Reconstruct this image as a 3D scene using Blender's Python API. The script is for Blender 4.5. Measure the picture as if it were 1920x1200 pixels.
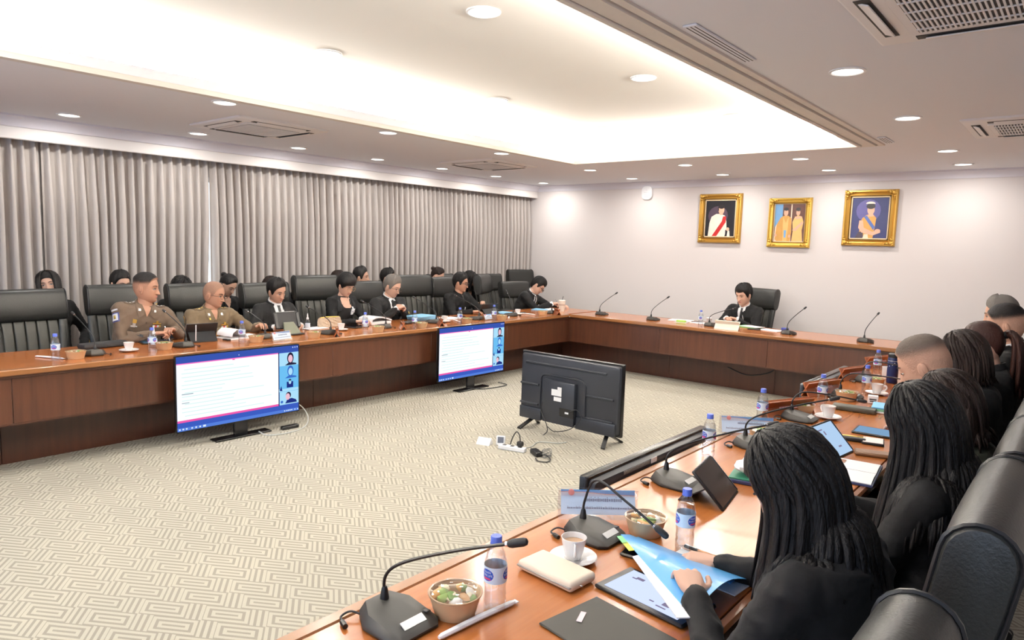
import bpy, bmesh, math, random
import numpy as np
from mathutils import Vector, Matrix, noise
from mathutils.bvhtree import BVHTree
random.seed(7); np.random.seed(7)
PI = math.pi
SC = bpy.context.scene
COL = SC.collection
for _o in list(bpy.data.objects):
    bpy.data.objects.remove(_o)

# ------------------------------------------------------------------ camera, world, exposure
CAM_H = 1.68
_cam = bpy.data.cameras.new('camera')
_cam.sensor_width = 36.0; _cam.lens = 24.4; _cam.clip_start = 0.05; _cam.clip_end = 60
cam = bpy.data.objects.new('camera', _cam); COL.objects.link(cam)
_p, _r, _y = -0.108487, 0.0298644, -0.693183
_f = Vector((math.sin(_y)*math.cos(_p), math.cos(_y)*math.cos(_p), math.sin(_p)))
_rt = Vector((math.cos(_y), -math.sin(_y), 0)); _u = _rt.cross(_f)
_r2 = _rt*math.cos(_r)+_u*math.sin(_r); _u2 = -_rt*math.sin(_r)+_u*math.cos(_r)
_m = Matrix((_r2, _u2, -_f)).transposed().to_4x4(); _m.translation = (0, 0, CAM_H)
cam.matrix_world = _m
SC.camera = cam
SC.view_settings.view_transform = 'Standard'; SC.view_settings.look = 'None'
SC.view_settings.gamma = 1.0; SC.view_settings.use_curve_mapping = False
SC.view_settings.exposure = 0.46
W = bpy.data.worlds.new('world'); SC.world = W; W.use_nodes = True
W.node_tree.nodes['Background'].inputs[0].default_value = (0.9, 0.95, 1.0, 1)
W.node_tree.nodes['Background'].inputs[1].default_value = 0.3
SC.cycles.max_bounces = 6; SC.cycles.diffuse_bounces = 4; SC.cycles.glossy_bounces = 3
SC.cycles.transmission_bounces = 4; SC.cycles.transparent_max_bounces = 10
SC.cycles.sample_clamp_indirect = 6.0; SC.cycles.adaptive_threshold = 0.02
SC.cycles.caustics_reflective = False; SC.cycles.caustics_refractive = False
P_DOWN = 8.1      # watts of one recessed downlight
P_COVE = 140.0      # watts per metre of cove strip

# ------------------------------------------------------------------ room dimensions
ZT = 0.74                       # table top
ZC, ZC2 = 2.72, 2.97            # ceiling, coffer ceiling
XL, XR = -7.95, 1.35            # walls
YN, YF = -1.7, 9.9
CX0, CX1, CY0, CY1 = -5.02, -1.80, -0.5, 7.17    # coffer opening

# ------------------------------------------------------------------ materials
MATS = {}
def srgb(r, g, b):
    return tuple(((c/255)/12.92 if c/255 <= .04045 else ((c/255+.055)/1.055)**2.4) for c in (r, g, b))
def mat(name, col, rough=.5, metal=0, spec=.5, bump=0, bscale=80, coat=0, sheen=0, emis=None, estr=0, alpha=1, trans=0, ior=1.45, var=0, vscale=20, stretch=None, sss=0):
    if name in MATS: return MATS[name]
    m = bpy.data.materials.new(name); m.use_nodes = True
    nt = m.node_tree; b = nt.nodes['Principled BSDF']; I = b.inputs
    I['Base Color'].default_value = (*col, 1); I['Roughness'].default_value = rough; I['Metallic'].default_value = metal
    I['Specular IOR Level'].default_value = spec; I['Coat Weight'].default_value = coat; I['Coat Roughness'].default_value = .08
    I['Sheen Weight'].default_value = sheen; I['Alpha'].default_value = alpha
    I['Transmission Weight'].default_value = trans; I['IOR'].default_value = ior
    if emis: I['Emission Color'].default_value = (*emis, 1); I['Emission Strength'].default_value = estr
    if sss: I['Subsurface Weight'].default_value = sss; I['Subsurface Radius'].default_value = (.012, .004, .002); I['Subsurface Scale'].default_value = 1.0
    if bump or var:
        tc = nt.nodes.new('ShaderNodeTexCoord'); mp = nt.nodes.new('ShaderNodeMapping')
        nt.links.new(tc.outputs['Object'], mp.inputs[0])
        if stretch: mp.inputs['Scale'].default_value = stretch
        if bump:
            n = nt.nodes.new('ShaderNodeTexNoise'); n.inputs['Scale'].default_value = bscale; n.inputs['Detail'].default_value = 4
            bp = nt.nodes.new('ShaderNodeBump'); bp.inputs['Strength'].default_value = bump; bp.inputs['Distance'].default_value = .01
            nt.links.new(mp.outputs[0], n.inputs['Vector']); nt.links.new(n.outputs[0], bp.inputs['Height']); nt.links.new(bp.outputs[0], I['Normal'])
        if var:
            n2 = nt.nodes.new('ShaderNodeTexNoise'); n2.inputs['Scale'].default_value = vscale; n2.inputs['Detail'].default_value = 5
            mx = nt.nodes.new('ShaderNodeMix'); mx.data_type = 'RGBA'
            mx.inputs['A'].default_value = (*[c*(1-var) for c in col], 1); mx.inputs['B'].default_value = (*[min(1, c*(1+var)) for c in col], 1)
            nt.links.new(mp.outputs[0], n2.inputs['Vector']); nt.links.new(n2.outputs[0], mx.inputs['Factor']); nt.links.new(mx.outputs['Result'], I['Base Color'])
    MATS[name] = m
    return m
def emat(name, col, s):
    if name in MATS: return MATS[name]
    m = bpy.data.materials.new(name); m.use_nodes = True; nt = m.node_tree
    nt.nodes.remove(nt.nodes['Principled BSDF'])
    e = nt.nodes.new('ShaderNodeEmission'); e.inputs[0].default_value = (*col, 1); e.inputs[1].default_value = s
    nt.links.new(e.outputs[0], nt.nodes['Material Output'].inputs[0]); MATS[name] = m
    if s > 3.5: m.cycles.emission_sampling = 'NONE'
    return m
def clear_mat(name, tint=(.98, .985, 1), refl=.06, rough=.05):
    """thin clear plastic: mostly transparent with a glossy skin"""
    if name in MATS: return MATS[name]
    m = bpy.data.materials.new(name); m.use_nodes = True; nt = m.node_tree
    nt.nodes.remove(nt.nodes['Principled BSDF'])
    t = nt.nodes.new('ShaderNodeBsdfTransparent'); t.inputs[0].default_value = (*tint, 1)
    g = nt.nodes.new('ShaderNodeBsdfGlossy'); g.inputs['Roughness'].default_value = rough
    lw = nt.nodes.new('ShaderNodeLayerWeight'); lw.inputs[0].default_value = .35
    mth = nt.nodes.new('ShaderNodeMath'); mth.operation = 'MULTIPLY_ADD'; mth.inputs[1].default_value = .38; mth.inputs[2].default_value = refl
    mx = nt.nodes.new('ShaderNodeMixShader')
    nt.links.new(lw.outputs['Facing'], mth.inputs[0]); nt.links.new(mth.outputs[0], mx.inputs[0])
    nt.links.new(t.outputs[0], mx.inputs[1]); nt.links.new(g.outputs[0], mx.inputs[2])
    nt.links.new(mx.outputs[0], nt.nodes['Material Output'].inputs[0]); MATS[name] = m
    return m
def wood_mat(name, c1, c2, rough, axis, coat=0.0, scale=1.0):
    """straight-grained veneer; axis = direction of the grain"""
    if name in MATS: return MATS[name]
    m = bpy.data.materials.new(name); m.use_nodes = True; nt = m.node_tree; I = nt.nodes['Principled BSDF'].inputs
    tc = nt.nodes.new('ShaderNodeTexCoord'); mp = nt.nodes.new('ShaderNodeMapping')
    s = [9*scale]*3; s['XYZ'.index(axis)] = .55*scale; mp.inputs['Scale'].default_value = s
    n = nt.nodes.new('ShaderNodeTexNoise'); n.inputs['Scale'].default_value = 3.0; n.inputs['Detail'].default_value = 8; n.inputs['Roughness'].default_value = .65
    n2 = nt.nodes.new('ShaderNodeTexNoise'); n2.inputs['Scale'].default_value = .9; n2.inputs['Detail'].default_value = 2
    cr = nt.nodes.new('ShaderNodeValToRGB'); cr.color_ramp.elements[0].position = .35; cr.color_ramp.elements[1].position = .68
    cr.color_ramp.elements[0].color = (*c1, 1); cr.color_ramp.elements[1].color = (*c2, 1)
    ad = nt.nodes.new('ShaderNodeMath'); ad.operation = 'MULTIPLY_ADD'; ad.inputs[1].default_value = .5
    nt.links.new(tc.outputs['Object'], mp.inputs[0]); nt.links.new(mp.outputs[0], n.inputs['Vector']); nt.links.new(tc.outputs['Object'], n2.inputs['Vector'])
    ml = nt.nodes.new('ShaderNodeMath'); ml.operation = 'MULTIPLY'; ml.inputs[1].default_value = .5
    nt.links.new(n2.outputs[0], ml.inputs[0]); nt.links.new(n.outputs[0], ad.inputs[0]); nt.links.new(ml.outputs[0], ad.inputs[2])
    nt.links.new(ad.outputs[0], cr.inputs[0]); nt.links.new(cr.outputs[0], I['Base Color'])
    I['Roughness'].default_value = rough; I['Coat Weight'].default_value = coat; I['Coat Roughness'].default_value = .13
    MATS[name] = m
    return m

# ------------------------------------------------------------------ mesh builder
class MB:
    def __init__(s): s.v = []; s.f = []; s.m = []; s.sm = []
    def add(s, v, f, mi=0, M=None, smooth=True):
        o = len(s.v)
        if M is not None: v = [M @ Vector(p) for p in v]
        s.v += [tuple(p) for p in v]
        s.f += [tuple(i+o for i in q) for q in f]; s.m += [mi]*len(f); s.sm += [smooth]*len(f)
        return s
    def merge(s, me, M=None, mi=0):
        return s.add([v.co for v in me.vertices], [tuple(p.vertices) for p in me.polygons], mi, M)
    def box(s, c, d, r=0.0, mi=0, M=None, k=1):
        hx, hy, hz = d[0]/2, d[1]/2, d[2]/2; r = min(r, hx*.98, hy*.98, hz*.98)
        cx, cy, cz = c
        if r <= 0:
            v = [(cx+a*hx, cy+b*hy, cz+e*hz) for e in (-1, 1) for a, b in ((-1, -1), (1, -1), (1, 1), (-1, 1))]
            return s.add(v, [(3, 2, 1, 0), (4, 5, 6, 7)]+[(i, (i+1) % 4, 4+(i+1) % 4, 4+i) for i in range(4)], mi, M, False)
        rings = []
        lat = [-PI/2+PI/2*i/k for i in range(k+1)]
        for sgn, ls in ((-1, lat), (1, [-x for x in reversed(lat)])):
            for ph in ls:
                ring = []
                for q, (a, b) in enumerate(((1, 1), (-1, 1), (-1, -1), (1, -1))):
                    for i in range(k+1):
                        t = q*PI/2+PI/2*i/k
                        ring.append((cx+a*(hx-r)+r*math.cos(ph)*math.cos(t), cy+b*(hy-r)+r*math.cos(ph)*math.sin(t), cz+sgn*(hz-r)+r*math.sin(ph)))
                rings.append(ring)
        return s.loft(rings, mi, M)
    def loft(s, rings, mi=0, M=None, cap=True, smooth=True, closed=True):
        n = len(rings[0]); v = [p for r in rings for p in r]; f = []
        for i in range(len(rings)-1):
            for j in range(n if closed else n-1):
                a, b = i*n+j, i*n+(j+1) % n
                f.append((a, b, b+n, a+n))
        if cap:
            f.append(tuple(reversed(range(n)))); f.append(tuple(range((len(rings)-1)*n, len(rings)*n)))
        return s.add(v, f, mi, M, smooth)
    def lathe(s, prof, n=24, mi=0, M=None, cap=True):
        return s.loft([[(r*math.cos(2*PI*j/n), r*math.sin(2*PI*j/n), z) for j in range(n)] for r, z in prof], mi, M, cap)
    def tube(s, path, rad, n=8, mi=0, M=None, cap=True, flat=1.0, up=None):
        P = [Vector(p) for p in path]; rings = []
        if not hasattr(rad, '__len__'): rad = [rad]*len(P)
        pv = None
        for i, p in enumerate(P):
            t = (P[min(i+1, len(P)-1)]-P[max(i-1, 0)])
            t = t.normalized() if t.length > 1e-9 else Vector((0, 0, 1))
            if pv is None:
                pv = Vector(up) if up else (Vector((0, 0, 1)) if abs(t.z) < .9 else Vector((1, 0, 0)))
            a = (pv-t*pv.dot(t)); a = a.normalized() if a.length > 1e-6 else t.orthogonal().normalized()
            pv = a; b = t.cross(a)
            rings.append([p+a*(rad[i]*flat*math.cos(2*PI*j/n))+b*(rad[i]*math.sin(2*PI*j/n)) for j in range(n)])
        return s.loft(rings, mi, M, cap)
    def ellipsoid(s, c, r, nu=14, nv=9, mi=0, M=None):
        rings = [[(c[0]+r[0]*math.sin(PI*i/nv)*math.cos(2*PI*j/nu), c[1]+r[1]*math.sin(PI*i/nv)*math.sin(2*PI*j/nu), c[2]-r[2]*math.cos(PI*i/nv)) for j in range(nu)] for i in range(nv+1)]
        rings[0] = [(c[0]+(p[0]-c[0])*.01, c[1]+(p[1]-c[1])*.01, c[2]-r[2]) for p in rings[1]]
        rings[-1] = [(c[0]+(p[0]-c[0])*.01, c[1]+(p[1]-c[1])*.01, c[2]+r[2]) for p in rings[-2]]
        return s.loft(rings, mi, M)
    def prism(s, poly, z0, z1, mi=0, M=None, smooth=False):
        n = len(poly)
        v = [(x, y, z0) for x, y in poly]+[(x, y, z1) for x, y in poly]
        return s.add(v, [tuple(reversed(range(n))), tuple(range(n, 2*n))]+[(i, (i+1) % n, n+(i+1) % n, n+i) for i in range(n)], mi, M, smooth)
    def quad(s, a, b, c, d, mi=0, M=None): return s.add([a, b, c, d], [(0, 1, 2, 3)], mi, M, False)
    def mesh(s, name, mats, angle=40):
        me = bpy.data.meshes.new(name); me.from_pydata(s.v, [], s.f)
        for m in (mats if isinstance(mats, (list, tuple)) else [mats]): me.materials.append(m)
        me.polygons.foreach_set('material_index', s.m); me.polygons.foreach_set('use_smooth', s.sm)
        me.update()
        if angle: me.set_sharp_from_angle(angle=math.radians(angle))
        return me
    def build(s, name, mats, parent=None, angle=40):
        return link(name, s.mesh(name, mats, angle), parent)
def link(name, me, parent=None):
    o = bpy.data.objects.new(name, me); COL.objects.link(o)
    if parent is not None: o.parent = parent
    return o
def tag(o, label=None, cat=None, group=None, kind=None):
    if label: o['label'] = label
    if cat: o['category'] = cat
    if group: o['group'] = group
    if kind: o['kind'] = kind
    return o
def thing(name, label, cat, loc=(0, 0, 0), rz=0, group=None):
    o = bpy.data.objects.new(name, None); COL.objects.link(o); o.empty_display_size = .05
    o.location = loc; o.rotation_euler = (0, 0, rz)
    return tag(o, label, cat, group)
def copy_tree(o, parent=None):
    c = o.copy(); COL.objects.link(c); c.parent = parent
    for ch in list(o.children): copy_tree(ch, c)
    return c
def T(x, y, z=0): return Matrix.Translation((x, y, z))
def RZ(a): return Matrix.Rotation(a, 4, 'Z')
def RX(a): return Matrix.Rotation(a, 4, 'X')
def RY(a): return Matrix.Rotation(a, 4, 'Y')
def struct(name, mb, m, parent=None):
    o = mb.build(name, m, parent)
    if parent is None: tag(o, kind='structure')
    return o
def bez(pts, n=16):
    """Catmull-Rom through pts"""
    P = [Vector(p) for p in pts]; P = [2*P[0]-P[1]]+P+[2*P[-1]-P[-2]]; out = []
    for i in range(1, len(P)-2):
        for k in range(n):
            t = k/n; a, b, c, d = P[i-1:i+3]
            out.append(.5*((2*b)+(c-a)*t+(2*a-5*b+4*c-d)*t*t+(3*b-a-3*c+d)*t**3))
    out.append(P[-2]); return out

# ------------------------------------------------------------------ colours
m_wall = mat('wall_paint', (.74, .69, .67), .75, bump=.02, bscale=300)
m_ceil = mat('ceiling_paint', (.79, .79, .83), .8)
m_trimw = mat('cornice_paint', (.76, .74, .80), .6)
m_valance = mat('valance_paint', (.84, .80, .77), .7)
m_top = wood_mat('varnished_table_top', (.36, .105, .024), (.52, .18, .045), .22, 'Y', coat=.35)
m_topx = wood_mat('varnished_table_top_across', (.36, .105, .024), (.52, .18, .045), .22, 'X', coat=.35)
m_fascia = wood_mat('dark_veneer', (.048, .0165, .0085), (.108, .037, .018), .32, 'Z', coat=.15, scale=.8)
m_fascia2 = wood_mat('darker_veneer', (.042, .0135, .007), (.08, .026, .013), .35, 'Z', coat=.1, scale=.8)
m_edge = wood_mat('edge_moulding_wood', (.16, .055, .02), (.27, .1, .04), .22, 'Y', coat=.4)
m_edgex = wood_mat('edge_moulding_wood_across', (.16, .055, .02), (.27, .1, .04), .22, 'X', coat=.4)
m_leather = mat('black_leather', (.022, .023, .021), .38, spec=.55, bump=.12, bscale=160)
m_leather2 = mat('black_leather_panel', (.05, .05, .042), .42, spec=.5, bump=.12, bscale=160)
m_blackp = mat('black_plastic', (.012, .012, .013), .35)
m_blackm = mat('matte_black', (.018, .018, .019), .6)
m_chrome = mat('chrome', (.75, .75, .76), .18, 1)
m_white = mat('white_plastic', (.85, .85, .86), .4)
m_paper = mat('paper', (.9, .9, .9), .8)
# ------------------------------------------------------------------ room shell
def carpet():
    m = bpy.data.materials.new('patterned_carpet'); m.use_nodes = True; nt = m.node_tree; I = nt.nodes['Principled BSDF'].inputs
    def N(op, a, b=None, c=None):
        n = nt.nodes.new('ShaderNodeMath'); n.operation = op
        for k, x in enumerate((a, b, c)):
            if x is None: continue
            if isinstance(x, (int, float)): n.inputs[k].default_value = x
            else: nt.links.new(x, n.inputs[k])
        return n.outputs[0]
    tc = nt.nodes.new('ShaderNodeTexCoord'); sp = nt.nodes.new('ShaderNodeSeparateXYZ'); nt.links.new(tc.outputs['Object'], sp.inputs[0])
    eu = (math.cos(.567), math.sin(.567)); ev = (math.cos(-.62), math.sin(-.62)); det = eu[0]*ev[1]-eu[1]*ev[0]
    X, Y = sp.outputs[0], sp.outputs[1]
    a = N('ADD', N('MULTIPLY', X, ev[1]/det), N('MULTIPLY', Y, -ev[0]/det)); b = N('ADD', N('MULTIPLY', X, -eu[1]/det), N('MULTIPLY', Y, eu[0]/det))
    row = N('FLOOR', N('DIVIDE', b, .132))
    sh = N('ADD', N('MULTIPLY', row, .105), N('MULTIPLY', N('MODULO', N('ABSOLUTE', row), 2.0), .03))
    ph = N('DIVIDE', N('SUBTRACT', a, sh), .30); fr = N('FRACT', ph)
    isv = N('GREATER_THAN', fr, .70)
    fb = N('FRACT', N('DIVIDE', b, .132)); dv = N('MULTIPLY', N('MINIMUM', fb, N('SUBTRACT', 1.0, fb)), .132)
    fa = N('MULTIPLY', fr, .30); du = N('MINIMUM', N('ADD', fa, .008), N('SUBTRACT', .218, fa))
    sb = N('FRACT', N('DIVIDE', N('ADD', N('MINIMUM', du, dv), .007), .033)); sa = N('FRACT', N('DIVIDE', N('SUBTRACT', fa, .205), .0305))
    lb = N('LESS_THAN', sb, .46); la = N('LESS_THAN', sa, .45)
    ln = N('ADD', N('MULTIPLY', lb, N('SUBTRACT', 1.0, isv)), N('MULTIPLY', la, isv))
    no = nt.nodes.new('ShaderNodeTexNoise'); no.inputs['Scale'].default_value = 260; no.inputs['Detail'].default_value = 3; nt.links.new(tc.outputs['Object'], no.inputs['Vector'])
    nb = nt.nodes.new('ShaderNodeTexNoise'); nb.inputs['Scale'].default_value = 1.3; nb.inputs['Detail'].default_value = 3; nt.links.new(tc.outputs['Object'], nb.inputs['Vector'])
    mx = nt.nodes.new('ShaderNodeMix'); mx.data_type = 'RGBA'; mx.inputs['A'].default_value = (.52, .485, .395, 1); mx.inputs['B'].default_value = (.33, .305, .25, 1)
    nt.links.new(ln, mx.inputs['Factor'])
    mm = nt.nodes.new('ShaderNodeMix'); mm.data_type = 'RGBA'; mm.blend_type = 'MULTIPLY'; mm.inputs['Factor'].default_value = 1
    nt.links.new(mx.outputs['Result'], mm.inputs['A'])
    cr = nt.nodes.new('ShaderNodeValToRGB'); cr.color_ramp.elements[0].color = (.84, .85, .87, 1); cr.color_ramp.elements[1].color = (1.0, 1.0, 1.0, 1)
    cr.color_ramp.elements[0].position = .35; cr.color_ramp.elements[1].position = .65
    nt.links.new(N('MULTIPLY_ADD', no.outputs[0], .5, N('MULTIPLY', nb.outputs[0], .5)), cr.inputs[0]); nt.links.new(cr.outputs[0], mm.inputs['B'])
    nt.links.new(mm.outputs['Result'], I['Base Color']); I['Roughness'].default_value = .95; I['Specular IOR Level'].default_value = .1
    bp = nt.nodes.new('ShaderNodeBump'); bp.inputs['Strength'].default_value = .4; bp.inputs['Distance'].default_value = .006
    nt.links.new(N('MULTIPLY_ADD', ln, -.6, no.outputs[0]), bp.inputs['Height']); nt.links.new(bp.outputs[0], I['Normal'])
    return m
struct('floor', MB().box(((XL+XR)/2, (YN+YF)/2, -.05), (XR-XL+.2, YF-YN+.2, .1)), carpet())
struct('wall_far', MB().box(((XL+XR)/2, YF+.06, 1.6), (XR-XL+.24, .12, 3.2)), m_wall)
struct('wall_right', MB().box((XR+.06, (YN+YF)/2, 1.6), (.12, YF-YN+.24, 3.2)), m_wall)
mb = MB(); nz0, nz1 = .85, 2.35; NW = ((-6.6, -4.4), (-3.9, -1.7), (-1.2, 1.0))
ed = [XL-.12]+[e for w in NW for e in w]+[XR+.12]
for k in range(0, len(ed), 2): mb.box(((ed[k]+ed[k+1])/2, YN-.06, 1.6), (ed[k+1]-ed[k], .12, 3.2))
for a, b in NW:
    for z0, z1 in ((0, nz0), (nz1, 3.2)): mb.box(((a+b)/2, YN-.06, (z0+z1)/2), (b-a, .12, z1-z0))
struct('wall_near', mb, m_wall)
for k, (a, b) in enumerate(NW):      # unseen windows added behind the photographer to bring in bluish daylight
    wn = thing('window_%d' % (k+2), None, None, ((a+b)/2, YN-.06, 0)); tag(wn, kind='structure'); mb = MB(); w_ = b-a
    for x in (-w_/2+.03, 0, w_/2-.03): mb.box((x, 0, (nz0+nz1)/2), (.06, .06, nz1-nz0))
    for z in (nz0+.03, nz1-.03): mb.box((0, 0, z), (w_, .06, .06))
    mb.build('window_frame', m_white, wn)
    for s_ in (-1, 1): MB().box((s_*w_/4, -.01, (nz0+nz1)/2), (w_/2-.08, .008, nz1-nz0-.12)).build('pane', emat('added_daylight', (.60, .75, 1), 3.0), wn)
# curtain wall with one tall window behind the drapes
mb = MB(); wy0, wy1, wz0, wz1 = 3.2, 4.9, .5, 2.35
for (y0, y1, z0, z1) in ((YN-.1, wy0, 0, 3.2), (wy1, YF+.1, 0, 3.2), (wy0, wy1, 0, wz0), (wy0, wy1, wz1, 3.2)):
    mb.box((XL-.06, (y0+y1)/2, (z0+z1)/2), (.12, y1-y0, z1-z0))
struct('wall_left', mb, m_wall)
win = thing('window_1', None, None, (XL, 0, 0)); tag(win, kind='structure')
mb = MB()
for y in (wy0+.03, (wy0+wy1)/2, wy1-.03): mb.box((-.04, y, (wz0+wz1)/2), (.06, .06, wz1-wz0))
for z in (wz0+.03, wz1-.03): mb.box((-.04, (wy0+wy1)/2, z), (.06, wy1-wy0, .06))
mb.build('window_frame', m_white, win)
for y in ((wy0*3+wy1)/4, (wy0+wy1*3)/4):
    MB().box((-.05, y, (wz0+wz1)/2), (.008, .76, wz1-wz0-.12)).build('pane', emat('daylight_behind_blind', (.85, .92, 1), 2.2), win)
# ceiling with a coffer
mb = MB(); t = .07
for (x0, x1, y0, y1) in ((XL, CX0, YN, YF), (CX1, XR, YN, YF), (CX0, CX1, YN, CY0), (CX0, CX1, CY1, YF)):
    mb.box(((x0+x1)/2, (y0+y1)/2, ZC+t/2), (x1-x0, y1-y0, t))
ceil = struct('ceiling', mb, m_ceil)
rc = .34
mb = MB().box(((CX0+CX1)/2, (CY0+CY1)/2, ZC2+.05), (CX1-CX0+2*rc+.1, CY1-CY0+2*rc+.1, .1))
for (x, y, dx, dy) in ((CX0-rc, (CY0+CY1)/2, .06, CY1-CY0+2*rc), (CX1+rc, (CY0+CY1)/2, .06, CY1-CY0+2*rc), ((CX0+CX1)/2, CY0-rc, CX1-CX0+2*rc, .06), ((CX0+CX1)/2, CY1+rc, CX1-CX0+2*rc, .06)):
    mb.box((x, y, (ZC+t+ZC2)/2), (dx, dy, ZC2-ZC-t))
mb.build('coffer', mat('coffer_paint', (.82, .78, .72), .8), ceil)
# stepped trim around the coffer opening, one moulding per side
m_trim = mat('coffer_trim_paint', (.72, .66, .6), .55)
def trim_ring(n, off, w, drop, z=ZC):
    x0, x1, y0, y1 = CX0-off, CX1+off, CY0-off, CY1+off
    for k, poly in enumerate((((x0-w, y0-w), (x0, y0), (x0, y1), (x0-w, y1+w)), ((x1, y0), (x1+w, y0-w), (x1+w, y1+w), (x1, y1)), ((x0-w, y0-w), (x1+w, y0-w), (x1, y0), (x0, y0)), ((x0, y1), (x1, y1), (x1+w, y1+w), (x0-w, y1+w)))):
        struct('trim_%d' % (n+k), MB().prism(poly, z-drop, z+.001), m_trim)
trim_ring(1, 0.0, .025, .035); trim_ring(5, .03, .10, .022); trim_ring(9, .145, .045, .012)
# cornice on the far wall, valance and cornice on the curtain side
def sweep_x(prof, x0, x1): return MB().loft([[(x, y, z) for y, z in prof] for x in (x0, x1)], smooth=False)
def sweep_y(prof, y0, y1): return MB().loft([[(x, y, z) for x, z in prof] for y in (y0, y1)], smooth=False)
struct('trim_13', sweep_x([(YF+.01, ZC), (YF-.085, ZC), (YF-.085, ZC-.018), (YF-.07, ZC-.022), (YF-.035, ZC-.05), (YF-.022, ZC-.082), (YF-.018, ZC-.098), (YF+.01, ZC-.098)], -7.71, XR), m_trimw)
XV = -7.715
struct('trim_14', sweep_y([(XV-.02, ZC), (XV+.11, ZC), (XV+.11, ZC-.018), (XV+.09, ZC-.024), (XV+.045, ZC-.055), (XV+.03, ZC-.085), (XV+.02, ZC-.1), (XV-.02, ZC-.1)], YN, YF), m_trimw)
struct('trim_15', sweep_y([(XV-.025, ZC-.1), (XV, ZC-.1), (XV, 2.515), (XV-.008, 2.508), (XV-.025, 2.508)], YN, YF), m_valance)
struct('trim_16', MB().box((XR-.02, (YN+YF)/2, ZC-.05), (.05, YF-YN, .1)), m_trimw)
struct('baseboard_far', MB().box(((XL+XR)/2, YF-.008, .05), (XR-XL, .016, .1)), m_fascia)

# ------------------------------------------------------------------ curtains
m_curt = mat('grey_satin_curtain', (.50, .455, .425), .5, sheen=.35, bump=.04, bscale=500, spec=.4)
def sstep_(a, b, x):
    x = min(1, max(0, (x-a)/(b-a))); return x*x*(3-2*x)
def curtain(y0, y1, label, seed, lean=0.0):
    rnd = random.Random(seed); n = max(3, round((y1-y0)/.098)); wd = [(rnd.uniform(.85, 1.18)) for _ in range(n)]; tot = sum(wd)
    ed = [0]
    for w in wd: ed.append(ed[-1]+w/tot)
    rows = 16; per = 14; V = []; F = []
    amp = [rnd.uniform(.9, 1.1) for _ in range(n)]; swing = [rnd.uniform(-.02, .02) for _ in range(n+1)]
    for i in range(rows+1):
        t = i/rows; z = 2.575-t*2.555
        for k in range(n):
            for j in range(per+(1 if k == n-1 else 0)):
                s = j/per; y = y0+(ed[k]+(ed[k+1]-ed[k])*s)*(y1-y0)
                wdt = .15+.10*min(1, t*2.5); e0 = abs(s-.5)
                d = (1-sstep_(wdt-.02, wdt+.10, e0))*(.86+.14*math.cos(PI*e0/.5)) if t > .02 else (1-sstep_(.05, .12, e0))
                a = (.06+.04*min(1, t*4))*amp[k]
                yy = y+(swing[k]*(1-s)+swing[k+1]*s)*t*2*math.sin(2.5*t+k)+lean*t*(y-y0)/(y1-y0)
                V.append((-7.895+a*d, yy, z))
    W_ = n*per+1
    for i in range(rows):
        for j in range(W_-1):
            F.append((i*W_+j, (i+1)*W_+j, (i+1)*W_+j+1, i*W_+j+1))
    o = MB().add(V, F).build('curtain', m_curt, angle=70)
    tag(o, label, 'curtain', 'pleated drapes along the window wall')
curtain(-1.6, .9, 'grey pleated drape at the picture left, mostly outside the frame', 1)
curtain(.9, 2.29, 'grey pleated drape behind the empty first chair', 2)
curtain(2.31, 3.972, 'grey pleated drape behind the two uniformed officers', 3, -.05)
curtain(3.978, 5.98, 'grey pleated drape behind the short-haired woman, right of the light gap', 4)
curtain(6.0, 8.01, 'grey pleated drape behind the empty sixth chair', 5)
curtain(8.03, 9.86, 'grey pleated drape in the corner beside the far wall', 6)
tag(MB().box((-7.83, 4.0, 2.6), (.03, 11.6, .03), .005).build('curtain_rail', m_white), 'long white curtain rail tucked behind the valance', 'rail')

# ------------------------------------------------------------------ ceiling fixtures
dl = None
def downlight(x, y, z, label, power=None, group='recessed ceiling downlights'):
    global dl
    if dl is None:
        r = thing('ceiling_downlight', '', 'downlight')
        MB().lathe([(.098, 0), (.098, -.006), (.086, -.009), (.08, -.004), (.08, 0)], 28, cap=False).build('trim_ring', m_white, r)
        MB().lathe([(.001, -.003), (.05, -.004), (.08, -.003), (.08, .0)], 28).build('lens', emat('lamp_lens', (1, .94, .84), 5), r)
        L = bpy.data.lights.new('lamp', 'AREA'); L.shape = 'DISK'; L.size = .15; L.energy = P_DOWN; L.color = (1, .965, .92); L.spread = 3.1416
        lo = bpy.data.objects.new('lamp', L); COL.objects.link(lo); lo.parent = r; lo.location = (0, 0, -.012)
        dl = r; o = r
    else: o = copy_tree(dl)
    o.location = (x, y, z); tag(o, label, 'downlight', group)
    return o
for k, y in enumerate((2.34, 3.52, 4.70, 5.86, 7.02, 8.18, 9.38)):
    downlight(-7.2, y, ZC, 'round lit downlight in the row beside the valance, number %s from the near end' % ('one', 'two', 'three', 'four', 'five', 'six', 'seven')[k])
for k, y in enumerate((1.15, 2.83, 4.48, 6.16)):
    downlight(-5.35, y, ZC, 'round lit downlight just outside the coffer on the curtain side, %s along' % ('out of frame', 'first', 'second', 'third')[k])
for k, x in enumerate((-5.38, -3.98, -2.6, -1.2)):
    downlight(x, 8.05, ZC, 'round lit downlight between coffer and far wall, %s counted from the curtain' % ('first', 'second', 'third', 'fourth')[k])
for k, x in enumerate((-5.44, -4.02, -2.64, -1.22)):
    downlight(x, 9.27, ZC, 'round lit downlight close to the far wall, %s counted from the curtain' % ('first', 'second', 'third', 'fourth')[k])
for k, y in enumerate((1.0, 2.7, 4.35, 6.03)):
    downlight(-1.18, y, ZC, 'round lit downlight above the near table run, %s one away from the camera' % ('first', 'second', 'third', 'fourth')[k])
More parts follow.
